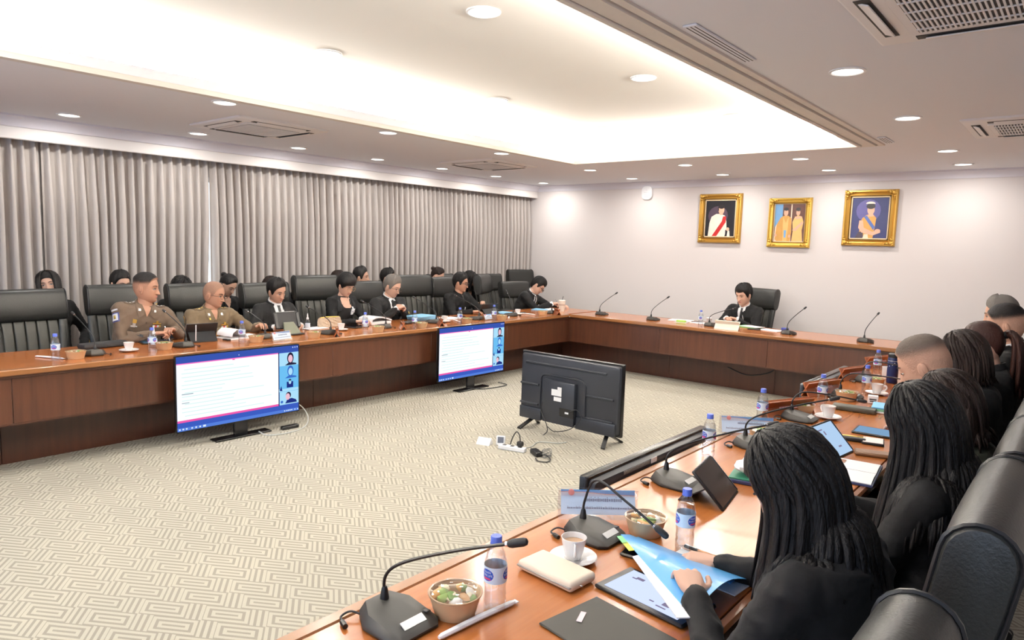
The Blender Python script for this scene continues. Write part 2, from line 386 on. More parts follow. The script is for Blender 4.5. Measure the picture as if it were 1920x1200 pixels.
for k, (x, y) in enumerate(((-2.75, 1.2), (-4.23, 1.2), (-2.75, 2.98), (-4.23, 3.0), (-2.76, 4.80), (-4.25, 4.82), (-2.78, 6.6), (-4.24, 6.58))):
    downlight(x, y, ZC2, 'round downlight inside the glowing coffer, %s' % ('near right out of frame', 'near left out of frame', 'nearest on the right', 'nearest on the left', 'middle right', 'middle left', 'far right', 'far left')[k])
# cove strips: emitting tubes lying on the hidden ledge
m_strip = emat('cove_strip_glow', (1, .93, .76), 2.0)
def cove(x, y, lx, ly, label):
    r = thing('cove_light_strip', label, 'light strip', (x, y, ZC+.07), group='hidden light strips in the coffer')
    MB().box((0, 0, .02), (lx, ly, .03), .008).build('tube', m_strip, r)
    L = bpy.data.lights.new('glow', 'AREA'); L.shape = 'RECTANGLE'; L.size = lx; L.size_y = ly; L.energy = P_COVE*max(lx, ly); L.color = (1, .96, .89)
    lo = bpy.data.objects.new('glow', L); COL.objects.link(lo); lo.parent = r; lo.location = (0, 0, .04); lo.rotation_euler = (PI, 0, 0)
cove(CX0-.2, (CY0+CY1)/2, .05, CY1-CY0, 'light strip hidden in the coffer ledge on the curtain side')
cove(CX1+.2, (CY0+CY1)/2, .05, CY1-CY0, 'light strip hidden in the coffer ledge above the near table')
cove((CX0+CX1)/2, CY1+.2, CX1-CX0, .05, 'light strip hidden in the coffer ledge toward the far wall')
cove((CX0+CX1)/2, CY0-.2, CX1-CX0, .05, 'light strip hidden in the coffer ledge behind the camera')
# cassette air conditioners
m_ac = mat('ac_panel', (.80, .77, .76), .5); m_acd = mat('ac_slot_dark', (.06, .055, .05), .7)
def aircon(x, y, label):
    r = thing('air_conditioner', label, 'air conditioner', (x, y, ZC), group='ceiling cassette air conditioners')
    s = .46
    MB().loft([[(a*h, b*h, z) for a, b in ((-1, -1), (1, -1), (1, 1), (-1, 1))] for h, z in ((s, .0), (s, -.012), (s-.012, -.022), (s-.02, -.024))], smooth=False).build('panel', m_ac, r)
    for k in range(4):
        M = RZ(k*PI/2)
        MB().box((0, -s+.085, -.0245), (.58, .06, .004), M=M).build('slot', m_acd, r)
        fl = MB().box((0, 0, 0), (.5, .052, .006), .002, M=M @ T(0, -s+.082, -.03) @ RX(-.35)); fl.build('flap', m_ac, r)
    MB().box((0, 0, -.028), (.60, .60, .012), .004).build('grille_frame', m_ac, r)
    MB().box((0, 0, -.0335), (.52, .52, .003)).build('filter', m_acd, r)
    g = MB()
    for k in range(27): g.box((-.25+k*.5/26, 0, -.037), (.008, .52, .006))
    for k in range(4): g.box((0, -.2+k*.4/3, -.038), (.52, .006, .007))
    tag(g.build('grille', m_ac, r), kind='stuff')
    return r
aircon(-6.22, 3.64, 'white ceiling cassette air conditioner above the two officers')
aircon(-6.22, 6.92, 'white ceiling cassette air conditioner nearer the far wall on the curtain side')
aircon(-.44, 3.40, 'large white ceiling cassette with slatted grille at the top right corner')
aircon(-.42, 6.75, 'smaller-looking ceiling cassette at the right edge, toward the far wall')
def slot_diffuser(x, y, L, label):
    r = thing('slot_diffuser', label, 'air vent', (x, y, ZC))
    MB().box((0, 0, -.006), (.07, L, .01), .003).build('frame', m_ceil, r)
    for k in range(3): MB().box((-.02+.02*k, 0, -.0105), (.006, L-.03, .002)).build('slot', m_acd, r)
slot_diffuser(-1.54, 3.45, .75, 'linear ceiling slot vent beside the coffer, nearer the camera')
slot_diffuser(-1.54, 7.05, .35, 'short linear slot vent at the far right coffer corner')
r = thing('security_camera', 'black dome security camera at the left picture edge', 'camera', (-7.30, 1.72, ZC))
MB().lathe([(.075, 0), (.075, -.02), (.062, -.03)], 20).build('mount', m_white, r)
MB().lathe([(.058, -.025), (.056, -.05), (.04, -.075), (.015, -.087), (.001, -.088)], 20).build('dome', mat('smoked_dome', (.01, .01, .01), .1), r)
# round-cornered white unit under the cornice
r = thing('wall_clock', 'white rounded-square wall unit hanging just under the cornice', 'wall unit', (-5.51, YF, 2.55))
def rsq(w, h, rr, n=6):
    out = []
    for q, (a, b) in enumerate(((1, 1), (-1, 1), (-1, -1), (1, -1))):
        for i in range(n+1):
            t = q*PI/2+PI/2*i/n; out.append((a*(w/2-rr)+rr*math.cos(t), b*(h/2-rr)+rr*math.sin(t)))
    return out
MB().loft([[(x*k, -d, z*k) for x, z in rsq(.19, .215, .07)] for k, d in ((1, 0), (1, .025), (.95, .038), (.8, .044))]).build('body', m_white, r)
mb = MB(); mg = mat('faint_grey_print', (.6, .6, .64), .5)
for (x, z, w) in ((0, .045, .03), (-.02, .01, .06), (.03, .01, .02), (-.015, -.02, .05), (0, -.05, .07)): mb.box((x, -.0446, z), (w, .001, .006))
mb.build('print', mg, r)
MB().tube([(-.03, -.01, .10), (-.03, -.012, .14), (-.05, -.02, .17), (-.09, -.05, .171)], .004, 6).build('cable', m_blackm, r)

# ------------------------------------------------------------------ framed portraits
m_gold = mat('gilded_wood', (.62, .36, .075), .34, .75, bump=.25, bscale=60)
m_gold2 = mat('bright_gilt', (.78, .50, .10), .3, .7, bump=.5, bscale=45)
m_liner = mat('cream_liner', (.80, .62, .38), .6)
def portrait(cx, cz, w, h, fw, label, shapes, bg, gold):
    r = thing('framed_portrait', label, 'picture', (cx, YF, cz))
    prof = [(0, 0), (0, .03), (.012, .05), (.03, .052), (.045, .036), (.06, .03), (.075, .04), (fw-.01, .03), (fw, .012), (fw, 0)]
    prof = [(o*fw/.1 if o < fw-.011 else o, d) for o, d in prof]; prof = sorted(set(prof), key=lambda p: prof.index(p))
    mb = MB()
    for k in range(4):
        A = [(-w/2, -h/2), (w/2, -h/2), (w/2, h/2), (-w/2, h/2)][k]; B = [(-w/2, -h/2), (w/2, -h/2), (w/2, h/2), (-w/2, h/2)][(k+1) % 4]
        def ins(p, o): return (p[0]-math.copysign(o, p[0]), p[1]-math.copysign(o, p[1]))
        rings = [[(ins(Q, o)[0], -d, ins(Q, o)[1]) for o, d in prof] for Q in (A, B)]
        MB().loft(rings, smooth=True).build('frame_side', gold, r)
    for k, (a, b) in enumerate(((-1, -1), (1, -1), (1, 1), (-1, 1))):
        c = MB(); x, z = a*(w/2-.04), b*(h/2-.04)
        for (dx, dz, rr) in ((0, 0, .032), (-a*.045, .004*b, .02), (.004*a, -b*.045, .02), (-a*.075, .006*b, .013), (.006*a, -b*.075, .013), (a*.018, b*.018, .02)):
            c.ellipsoid((x+dx, -.045, z+dz), (rr, .016, rr), 10, 6)
        c.build('corner_ornament', gold, r)
    iw, ih = w-2*fw, h-2*fw
    mb = MB(); l = .016
    for (x, z, a, b) in ((0, ih/2-l/2, iw, l), (0, -ih/2+l/2, iw, l), (iw/2-l/2, 0, l, ih), (-iw/2+l/2, 0, l, ih)): mb.box((x, -.018, z), (a, .012, b), .003)
    mb.build('liner', m_liner, r)
    iw -= 2*l; ih -= 2*l
    mb = MB(); ms = [bg]; mb.box((0, -.008, 0), (iw, .008, ih))
    for k, (poly, m) in enumerate(shapes):
        if m not in ms: ms.append(m)
        n = len(poly); mb.add([((u-.5)*iw, -.0121-.0002*k, (.5-v)*ih) for u, v in poly], [tuple(range(n))], ms.index(m), smooth=False)
    mb.build('painting', ms, r, angle=0)
def ell(cx, cy, rx, ry, n=16, a0=0, a1=2*PI): return [(cx+rx*math.cos(a0+(a1-a0)*i/n), cy+ry*math.sin(a0+(a1-a0)*i/n)) for i in range(n+(0 if a1-a0 > 6.2 else 1))]
def pc(n, c, rgh=.35): return mat('paint_'+n, srgb(*c), rgh, var=.12, vscale=14)
skin_p, hair_p = pc('skin', (226, 178, 150)), pc('hair', (28, 22, 26))
white_p, red_p, black_p, haze_p = pc('white', (240, 226, 210)), pc('red', (190, 40, 40)), pc('black', (18, 18, 26)), pc('haze', (78, 62, 78))
portrait(-4.285, 2.15, .65, .72, .085, 'gilt-framed portrait of a figure in a white tunic with red sash, nearest the curtain', [
    (ell(.42, .42, .34, .27), haze_p), ([(.10, 1), (.14, .62), (.2, .45), (.36, .37), (.52, .37), (.66, .42), (.72, .58), (.74, .8), (.68, 1)], white_p),
    ([(.24, 1), (.56, .58), (.60, .44), (.7, .44), (.7, .6), (.40, 1)], red_p), (ell(.53, .26, .10, .125), skin_p), (ell(.53, .17, .11, .06), hair_p),
    ([(.43, .15), (.45, .28), (.42, .28), (.41, .2)], hair_p), ([(.47, .36), (.59, .36), (.58, .4), (.49, .4)], skin_p), (ell(.78, .80, .055, .05), skin_p), ([(.70, 1), (.70, .82), (.73, .82), (.73, 1)], black_p), ([(.76, 1), (.78, .84), (.84, .84), (.86, 1)], white_p)],
    pc('dark_ground', (14, 14, 24)), m_gold)
gold_p, gold2_p, blue_p, brown_p, cream_p = pc('goldcloth', (214, 160, 84)), pc('goldcloth_light', (240, 190, 118)), pc('sky', (120, 170, 216)), pc('umber', (96, 58, 48)), pc('cream', (236, 216, 190))
portrait(-3.28, 2.09, .58, .68, .07, 'ornate bright gold frame with two figures in golden robes, the middle picture', [
    ([(0, 0), (.26, 0), (.26, .45), (0, .62)], blue_p), ([(.02, .62), (.2, .4), (.2, 1), (0, 1)], cream_p), ([(.53, 0), (.57, 0), (.57, 1), (.53, 1)], cream_p),
    ([(.04, .95), (.08, .55), (.2, .36), (.3, .31), (.46, .31), (.56, .38), (.58, .75), (.55, 1), (.1, 1)], gold_p), ([(.28, .34), (.38, .5), (.47, .34), (.44, 1), (.30, 1)], gold2_p),
    (ell(.37, .22, .075, .10), skin_p), (ell(.37, .13, .08, .045), hair_p), ([(.60, .48), (.66, .36), (.76, .3), (.9, .33), (.96, .48), (.92, .7), (.96, 1), (.6, 1), (.63, .72)], gold2_p),
    ([(.66, .33), (.9, .33), (.88, .38), (.7, .4)], skin_p), (ell(.77, .22, .066, .09), skin_p), (ell(.77, .14, .08, .05), hair_p), ([(.6, .7), (.76, .58), (.92, .46), (.95, .52), (.72, .72)], skin_p), (ell(.06, .84, .04, .04), skin_p), (ell(.52, .86, .04, .04), skin_p), ([(.33, .7), (.41, .7), (.4, .9), (.34, .9)], blue_p)],
    brown_p, m_gold2)
navy_p, violet_p, bl_p, dk_p = pc('navy_ground', (46, 52, 104)), pc('violet_glow', (96, 92, 150)), pc('blue_sash', (84, 110, 176)), pc('plum', (52, 38, 58))
portrait(-2.27, 2.155, .63, .72, .085, 'gilt-framed portrait of a crowned figure with blue sash on a dark blue ground', [
    (ell(.45, .32, .34, .28), violet_p), ([(.18, 1), (.24, .82), (.24, .62), (.3, .5), (.42, .42), (.6, .42), (.68, .5), (.66, .7), (.62, 1)], gold_p), ([(.12, 1), (.22, .84), (.34, .84), (.36, 1)], dk_p),
    ([(.34, .47), (.42, .44), (.66, .72), (.62, .8)], bl_p), (ell(.52, .3, .10, .125), skin_p), (ell(.51, .21, .125, .07), hair_p), (ell(.5, .15, .13, .055, 12, PI, 2*PI), white_p), ([(.46, .4), (.58, .4), (.62, .46), (.44, .47)], skin_p),
    ([(.22, .56), (.32, .56), (.36, .74), (.6, .84), (.8, .78), (.82, .86), (.62, .93), (.3, .86), (.2, .74)], skin_p), (ell(.74, .82, .08, .05), skin_p), ([(.34, 1), (.38, .9), (.48, .9), (.5, 1)], cream_p)],
    navy_p, m_gold)

# ------------------------------------------------------------------ tables
XT0, XT1 = -6.36, -5.51           # curtain-side run
YT0, YT1 = 7.88, 8.66             # far run
XR0, XR1 = -1.40, -.62            # near run (right of the picture)
def table(label, axis, a0, a1, front, back, sgn, corner_in0=0, corner_in1=0):
    """run along axis from a0 to a1; front = inner edge coordinate, sgn = direction from front to back"""
    r = thing('conference_table', label, 'table', (0, 0, 0), group='the three runs of the U-shaped table')
    yx = axis == 'Y'
    mt, me_ = (m_top, m_edge) if yx else (m_topx, m_edgex)
    def bx(mb, f0, f1, l0, l1, z0, z1, rr=0):
        f0, f1 = min(f0, f1), max(f0, f1)
        c, d = ((f0+f1)/2, (l0+l1)/2, (z0+z1)/2), (f1-f0, l1-l0, z1-z0)
        if not yx: c, d = (c[1], c[0], c[2]), (d[1], d[0], d[2])
        return mb.box(c, d, rr)
    w = back-front
    bx(MB(), front+sgn*.05, back-sgn*.035, a0, a1, ZT-.035, ZT, .002).build('tabletop', mt, r)
    bx(MB(), front, front+sgn*.05, a0+corner_in0, a1-corner_in1, ZT-.042, ZT+.001, .008).build('edge_moulding', mat('edge_tan_x' if yx else 'edge_tan_y', (.30, .125, .045), .2, coat=.5, var=.2, vscale=3), r)
    bx(MB(), back-sgn*.035, back, a0, a1, ZT-.042, ZT+.001, .008).build('edge_moulding', me_, r)
    bx(MB(), front+sgn*.02, front+sgn*.05, a0+corner_in0, a1-corner_in1, ZT-.062, ZT-.042, .004).build('moulding_strip', m_fascia2, r)
    L0, L1 = a0+corner_in0, a1-corner_in1; n = max(1, round((L1-L0)/1.22))
    for k in range(n):
        q0, q1 = L0+(L1-L0)*k/n+.0015, L0+(L1-L0)*(k+1)/n-.0015
        bx(MB(), front+sgn*.035, front+sgn*.06, q0, q1, .365, ZT-.06, .002).build('fascia_panel', m_fascia, r)
        q0, q1 = max(L0-.3*(corner_in0 > 0), q0), q1
        bx(MB(), front+sgn*.36, front+sgn*.385, q0-(.34 if (k == 0 and corner_in0 > 0) else 0), q1+(.34 if (k == n-1 and corner_in1 > 0) else 0), 0.0, .372, .002).build('base_panel', m_fascia2, r)
    bx(MB(), front+sgn*.037, front+sgn*.385, L0-(.36 if corner_in0 else 0), L1+(.36 if corner_in1 else 0), .352, .365).build('soffit', m_fascia2, r)
    for k in range(n+1):
        q = L0+(L1-L0)*k/n; q = min(max(q, L0+.02), L1-.02)
        bx(MB(), front+sgn*.39, back-sgn*.06, q-.012, q+.012, 0, ZT-.036).build('support_panel', m_fascia2, r)
    return r
table('long table run with wooden fascia along the curtain side', 'Y', -1.2, YT1, XT1, XT0, -1, 0, YT1-YT0)
table('wooden table run along the far wall below the portraits', 'X', XT1+.0001, XR1, YT0, YT1, 1, .0001, XR1-XR0)
table('near table run at the right with orange-brown top', 'Y', -1.2, YT0-.0001, XR0, XR1, 1, 0, 0)

_cp = [o for o in COL.objects if o.name == 'conference_table'][0]
def _cpost(x0, x1, y0, y1, z0, z1, m): MB().box(((x0+x1)/2, (y0+y1)/2, (z0+z1)/2), (x1-x0, y1-y0, z1-z0)).build('corner_post', m, _cp)
_cpost(-5.57, -5.546, 7.878, 7.94, .366, .695, m_fascia); _cpost(-5.56, -5.508, 7.9155, 7.94, .366, .695, m_fascia)
_cpost(-5.895, -5.871, 8.2, 8.265, 0, .352, m_fascia2); _cpost(-5.88, -5.84, 8.2405, 8.265, 0, .352, m_fascia2)
# ------------------------------------------------------------------ televisions
m_bez = mat('tv_bezel', (.008, .008, .009), .25); m_tvback = mat('tv_back_plastic', (.022, .025, .033), .34)
m_off = mat('dark_screen', (.006, .006, .008), .08)
def emi(n, c, s): return emat('screen_'+n, srgb(*c), .72+.1*(s-1))
def television(label, loc, rz, on=False, back=False, w=1.10, h=.625, z0=.13, group=None, tilt=0, plate=False):
    """local: screen faces -Y, x to the right seen from the front"""
    r = thing('television', label, 'television', loc, rz, group)
    K = T(0, 0, z0) @ RX(tilt)
    MB().loft([[(x, y, h/2+z) for x, z in rsq(w*k, h*k, .008, 2)] for k, y in ((1, -.012), (1, .012), (.985, .022))], M=K, smooth=False).build('housing', m_bez, r)
    b = .009
    MB().box((0, -.0125, h/2), (w-2*b, .002, h-2*b), M=K).build('screen', m_off if not on else emi('blue', (60, 92, 190), 1.5), r)
    # moulded back: stepped tray
    MB().loft([[(x, y, h*.5+z) for x, z in rsq(w*kx, h*kz, .02, 3)] for kx, kz, y in ((.975, .95, .02), (.96, .92, .045), (.94, .885, .05))], M=K).build('back_cover', m_tvback, r)
    if plate:
        MB().box((0, .0, .008), (.5, .11, .014), .004).build('stand_plate', m_bez, r)
        MB().box((0, .02, z0/2+.01), (.12, .03, z0+.03), .004).build('stand_column', m_bez, r)
    for sx in (() if plate else (-1, 1)):
        f = MB()
        for sy, ln in ((-1, .13), (1, .14)):
            f.loft([[(sx*(w/2-.14)+dx*.02+sx*t*.05, sy*(.012+t*ln), z0*(1-t)*.95+.006+dz*.007) for dx, dz in ((-1, -1), (1, -1), (1, 1), (-1, 1))] for t in (0, .5, 1)])
        f.build('foot', m_bez, r)
    if on:
        W_, H_ = w-2*b, h-2*b
        items = []
        def rect(u0, v0, u1, v1, m, lay=1): items.append(([((u-.5)*W_, -.0135-.0003*lay, h/2+(.5-v)*H_) for u, v in ((u0, v1), (u1, v1), (u1, v0), (u0, v0))], m))
        def poly(p, m, lay=3): items.append(([((u-.5)*W_, -.0135-.0003*lay, h/2+(.5-v)*H_) for u, v in p], m))
        wh, pk, pk2 = emi('white', (246, 252, 255), 1.9), emi('pink', (250, 120, 200), 1.6), emi('magenta', (236, 90, 170), 1.5)
        rect(0, 0, 1, .09, emi('titlebar', (58, 86, 176), 1.2))
        rect(.0, .095, .815, .875, wh); rect(0, .09, .815, .105, pk, 2); rect(0, .855, .815, .885, pk2, 2); rect(.815, .09, .822, .885, emi('divider', (20, 30, 80), 1), 2)
        rect(.425, .105, .445, .118, pk2, 3); rect(0, .955, 1, 1, emi('taskbar', (86, 128, 220), 1.3), 2)
        ic = emi('icon', (220, 235, 255), 1.6)
        for u in (.01, .035, .06, .1, .13, .16): rect(u, .965, u+.012, .985, ic, 3)
        rect(.188, .962, .21, .988, ic, 3)
        for u in (.865, .885, .9, .915, .93, .96, .985): rect(u, .968, u+.01, .984, ic, 3)
        for u in (.95, .97, .99): rect(u-.006, .02, u+.002, .035, ic, 3)
        rect(.475, .05, .482, .06, ic, 3)
        tl = emi('text_line', (214, 238, 236), 1.7)
        rr = random.Random(3)
        for k in range(13):
            v = .17+k*.052; rect(.035+.02*(k % 3 == 0), v, .035+rr.uniform(.3, .72), v+.012, tl, 2)
        rect(.035, .5, .12, .512, emi('text_dark', (150, 170, 180), 1.2), 3); rect(.035, .62, .09, .63, emi('text_dark', (150, 170, 180), 1.2), 3)
        lb, lb2, fc, hd, nv, bl = emi('call_bg', (170, 220, 246), 1.5), emi('call_bg2', (110, 190, 240), 1.4), emi('call_face', (238, 190, 206), 1.4), emi('call_hair', (40, 36, 64), .8), emi('call_navy', (34, 50, 130), 1), emi('call_blue', (60, 110, 200), 1.2)
        for k in range(4):
            v0, v1 = .1+k*.195, .1+(k+1)*.195; rect(.824, v0, 1, v1, (lb, lb2, lb2, lb)[k], 2)
        for k, (cu, sz) in enumerate(((.925, 1.0), (.925, .95), (.92, .55), (.905, .8))):
            v0 = .1+k*.195; cv = v0+.085
            if k < 2:
                poly(ell(cu, cv, .03*sz, .085*sz), hd if k == 0 else bl, 3)
                poly(ell(cu, cv+.01, .021*sz, .058*sz), fc if k == 0 else lb, 4)
                poly([(cu-.05, v0+.19), (cu-.02, v0+.155), (cu+.02, v0+.155), (cu+.055, v0+.17), (cu+.055, v0+.19)], hd if k == 0 else bl, 3)
            elif k == 2:
                rect(.82, v0+.15, 1, v0+.19, lb, 3); rect(cu-.03, v0+.05, cu+.03, v0+.14, nv, 3); poly(ell(cu, v0+.06, .012, .03), lb, 4); poly(ell(cu, v0+.03, .012, .018), hd, 4)
                poly([(.824, v0+.17), (.84, v0+.1), (.85, v0+.18)], nv, 4)
            else:
                poly(ell(cu, v0+.06, .024, .05), hd, 3); poly(ell(cu-.006, v0+.08, .02, .05), fc, 4)
                poly([(cu-.03, v0+.18), (cu-.01, v0+.12), (cu+.03, v0+.11), (cu+.07, v0+.14), (cu+.08, v0+.18)], nv, 3); poly(ell(.845, v0+.15, .012, .02), bl, 3)
        ms = []; mb = MB()
        for p, m in items:
            if m not in ms: ms.append(m)
            mb.add(p, [tuple(range(len(p)))], ms.index(m), K, smooth=False)
        mb.build('screen_image', ms, r, angle=0)
    if back:
        # u from the left, v from the top as seen from behind (viewer at +Y looks at -x to the right)
        def bp(u, v, d=.05): return Vector(((.5-u)*w, d, h*(1-v)))
        def rib(pts, rad=.0105, d=.054): MB().tube([K @ bp(u, v, d) for u, v in pts], rad, 6).build('rib', m_tvback, r)
        rib([(.07, .15), (.87, .15)]); rib([(.02, .47), (.21, .47)]); rib([(.02, .76), (.21, .76)]); rib([(.69, .49), (.94, .49)]); rib([(.69, .80), (.94, .80)])
        rib([(.23, .80), (.23, .36), (.25, .31), (.28, .29), (.6, .29), (.65, .31), (.675, .37), (.68, .80)])
        for u0, u1 in ((.02, .25), (.60, .97)):
            a, c = bp(u0, .81), bp(u1, .99); MB().box(((a.x+c.x)/2, .055, (a.z+c.z)/2), (abs(a.x-c.x), .03, abs(a.z-c.z)), .01, M=K, k=2).build('lower_shell', m_tvback, r)
        a, c = bp(.28, .35), bp(.60, .97)
        MB().box(((a.x+c.x)/2, .07, (a.z+c.z)/2), (abs(a.x-c.x), .055, abs(a.z-c.z)), .014, M=K, k=2).build('electronics_box', m_tvback, r)
        a, c = bp(.46, .72), bp(.60, .84); MB().box(((a.x+c.x)/2, .0965, (a.z+c.z)/2), (abs(a.x-c.x), .004, abs(a.z-c.z)), M=K).build('port_recess', m_bez, r)
        for (u0, v0, u1, v1) in ((.375, .47, .475, .56), (.435, .43, .475, .475), (.4, .575, .475, .635), (.515, .765, .55, .79)):
            a, c = bp(u0, v0), bp(u1, v1); MB().box(((a.x+c.x)/2, .0988, (a.z+c.z)/2), (abs(a.x-c.x), .002, abs(a.z-c.z)), M=K).build('sticker', m_paper, r)
        for (u, v) in ((.30, .37), (.43, .37), (.58, .37), (.13, .84), (.8, .87), (.31, .9), (.57, .83)):
            p = bp(u, v, .094 if .28 < u < .6 else .071); MB().box(p, (.009, .006, .009), .002, M=K).build('screw', m_blackm, r)
        MB().tube([K @ p for p in bez([bp(.565, .74, .10), bp(.64, .70, .11), bp(.685, .80, .12), bp(.6, .97, .14), bp(.44, 1.06, .13), bp(.36, 1.02, .12)], 8)], .004, 6).build('cable', m_blackm, r)
        MB().tube([K @ p for p in bez([bp(.26, .70, .06), bp(.265, .8, .09), bp(.33, .93, .12), bp(.36, 1.02, .125), bp(.365, 1.1, .14), bp(.30, 1.205, .2)], 8)], .004, 6).build('cable', m_blackm, r)
    return r
television('wall of light: television showing a white slide, left of the two lit screens', (-5.40, 2.965, 0), PI/2, on=True, plate=True, w=1.10, h=.612, z0=.128)['label'] = 'lit television with white slide standing below the second officer and suited man'
television('lit television with white slide standing below the empty sixth chair', (-5.40, 5.80, 0), PI/2, on=True, plate=True, w=1.10, h=.602, z0=.15)
television('dark television seen from behind, standing alone on the carpet', (-3.455, 5.0, 0), PI, back=True, w=1.085, h=.625, z0=.085)
def side_tv(y0, y1, label):
    r = television(label, (-1.462, (y0+y1)/2, 0), -PI/2, w=y1-y0, h=.64, z0=.145, back=False)
    g = MB()
    for k in range(26): g.box((.10+k*.0085, .0505, .595+.145-.0), (.004, .003, .016), M=T(0, 0, .012))
    tag(g.build('vent_slots', mat('vent_grey', (.22, .21, .2), .5), r), kind='stuff')
    MB().box((.06, .0508, .752), (.05, .002, .022)).build('sticker', m_paper, r)
side_tv(2.22, 3.32, 'dark television backed against the near table, the closer one')
side_tv(4.9, 6.0, 'dark television backed against the near table, the farther one behind wooden name tents')
# cables and power gear on the carpet
r = thing('power_strip', 'white power strip lying on the carpet in front of the television', 'power strip', (-3.52, 4.29, 0), .25)
MB().box((0, 0, .018), (.24, .055, .036), .006).build('body', m_white, r)
for k in range(3): MB().box((-.07+k*.07, 0, .037), (.03, .03, .002)).build('socket', m_blackp, r)
r = thing('power_adapter', 'black power adapter with coiled cord beside the white power strip', 'adapter', (-3.30, 4.33, 0), -.5)
MB().box((0, 0, .02), (.13, .06, .04), .006).build('brick', m_blackp, r)
MB().tube(bez([(.06, 0, .02), (.10, .03, .03), (.16, .05, .01), (.21, .0, .008), (.17, -.06, .008), (.10, -.05, .008)], 8), .005, 6).build('cord', m_blackm, r)
c = MB()
for k in range(4): c.tube([Vector((.07+.05*math.cos(t*2*PI/14+k), .06+.035*math.sin(t*2*PI/14+k), .012+.014*k+.01*math.sin(t+k))) for t in range(15)], .004, 6)
c.build('coiled_cord', mat('grey_cord', (.25, .24, .22), .6), r)
r = thing('plug', 'black plug standing in the power strip with its cord', 'plug', (-3.47, 4.33, .036), 0)
MB().box((0, 0, .02), (.05, .045, .04), .008).build('body', m_blackp, r)
MB().tube(bez([(0, 0, .04), (-.01, .0, .09), (-.05, .01, .11), (-.08, .0, .06), (-.09, -.02, .0)], 8), .005, 6).build('cord', m_blackm, r)
r = thing('socket_cube', 'small white cube with a printed panel beside the power strip', 'cube', (-3.68, 4.33, 0), .6)
MB().box((0, 0, .04), (.075, .05, .08), .006, M=RX(-.25)).build('body', m_white, r); MB().box((0, -.026, .045), (.05, .002, .05), M=RX(-.25)).build('panel', mat('dark_print', (.12, .13, .16), .3), r)
r = thing('folded_card', 'white folded card lying left of the cable clutter', 'card', (-3.80, 4.26, 0), .3)
MB().prism([(-.06, -.04), (.06, -.04), (.06, .04), (-.06, .04)], 0, .004).build('base', m_paper, r)
MB().add([(-.06, -.04, .004), (.06, -.04, .004), (.06, .01, .055), (-.06, .01, .055), (-.06, .04, .004), (.06, .04, .004)], [(0, 1, 2, 3), (3, 2, 5, 4), (0, 3, 4), (1, 5, 2)], smooth=False).build('flap', m_paper, r)
tag(MB().tube(bez([(-3.33, 4.79, .006), (-3.36, 4.72, .006), (-3.5, 4.62, .006), (-3.46, 4.46, .006), (-3.5, 4.36, .006)], 10), .004, 6).build('floor_cable', mat('pale_cable', (.5, .52, .5), .6)), 'thin pale cable on the carpet from television to power strip', 'cable')
tag(MB().tube(bez([(-5.36, 3.1, .02), (-5.25, 3.12, .006), (-5.2, 3.3, .006), (-5.28, 3.5, .006), (-5.38, 3.60, .06), (-5.44, 3.56, .16), (-5.45, 3.44, .2)], 10), .005, 6).build('screen_cable', mat('pale_cable', (.5, .52, .5), .6)), 'pale cable looping under the nearer lit television', 'cable')
r = thing('extension_lead', 'black power lead under the nearer lit television', 'power lead', (-5.33, 3.38, 0), PI/2)
MB().box((0, 0, .015), (.16, .05, .03), .006).build('body', m_blackp, r)
tag(MB().tube(bez([(-5.36, 5.75, .02), (-5.28, 5.9, .006), (-5.24, 6.15, .006), (-5.27, 6.28, .006), (-5.38, 6.25, .02)], 10), .006, 6).build('screen_cable', m_blackm), 'black cable looping under the farther lit television', 'cable')
tag(MB().tube(bez([(-3.35, 8.228, .25), (-3.1, 8.226, .19), (-2.85, 8.226, .25), (-2.75, 8.226, .34)], 10), .006, 6).build('hanging_cable', m_blackm), 'black cable sagging on the base of the far table', 'cable')

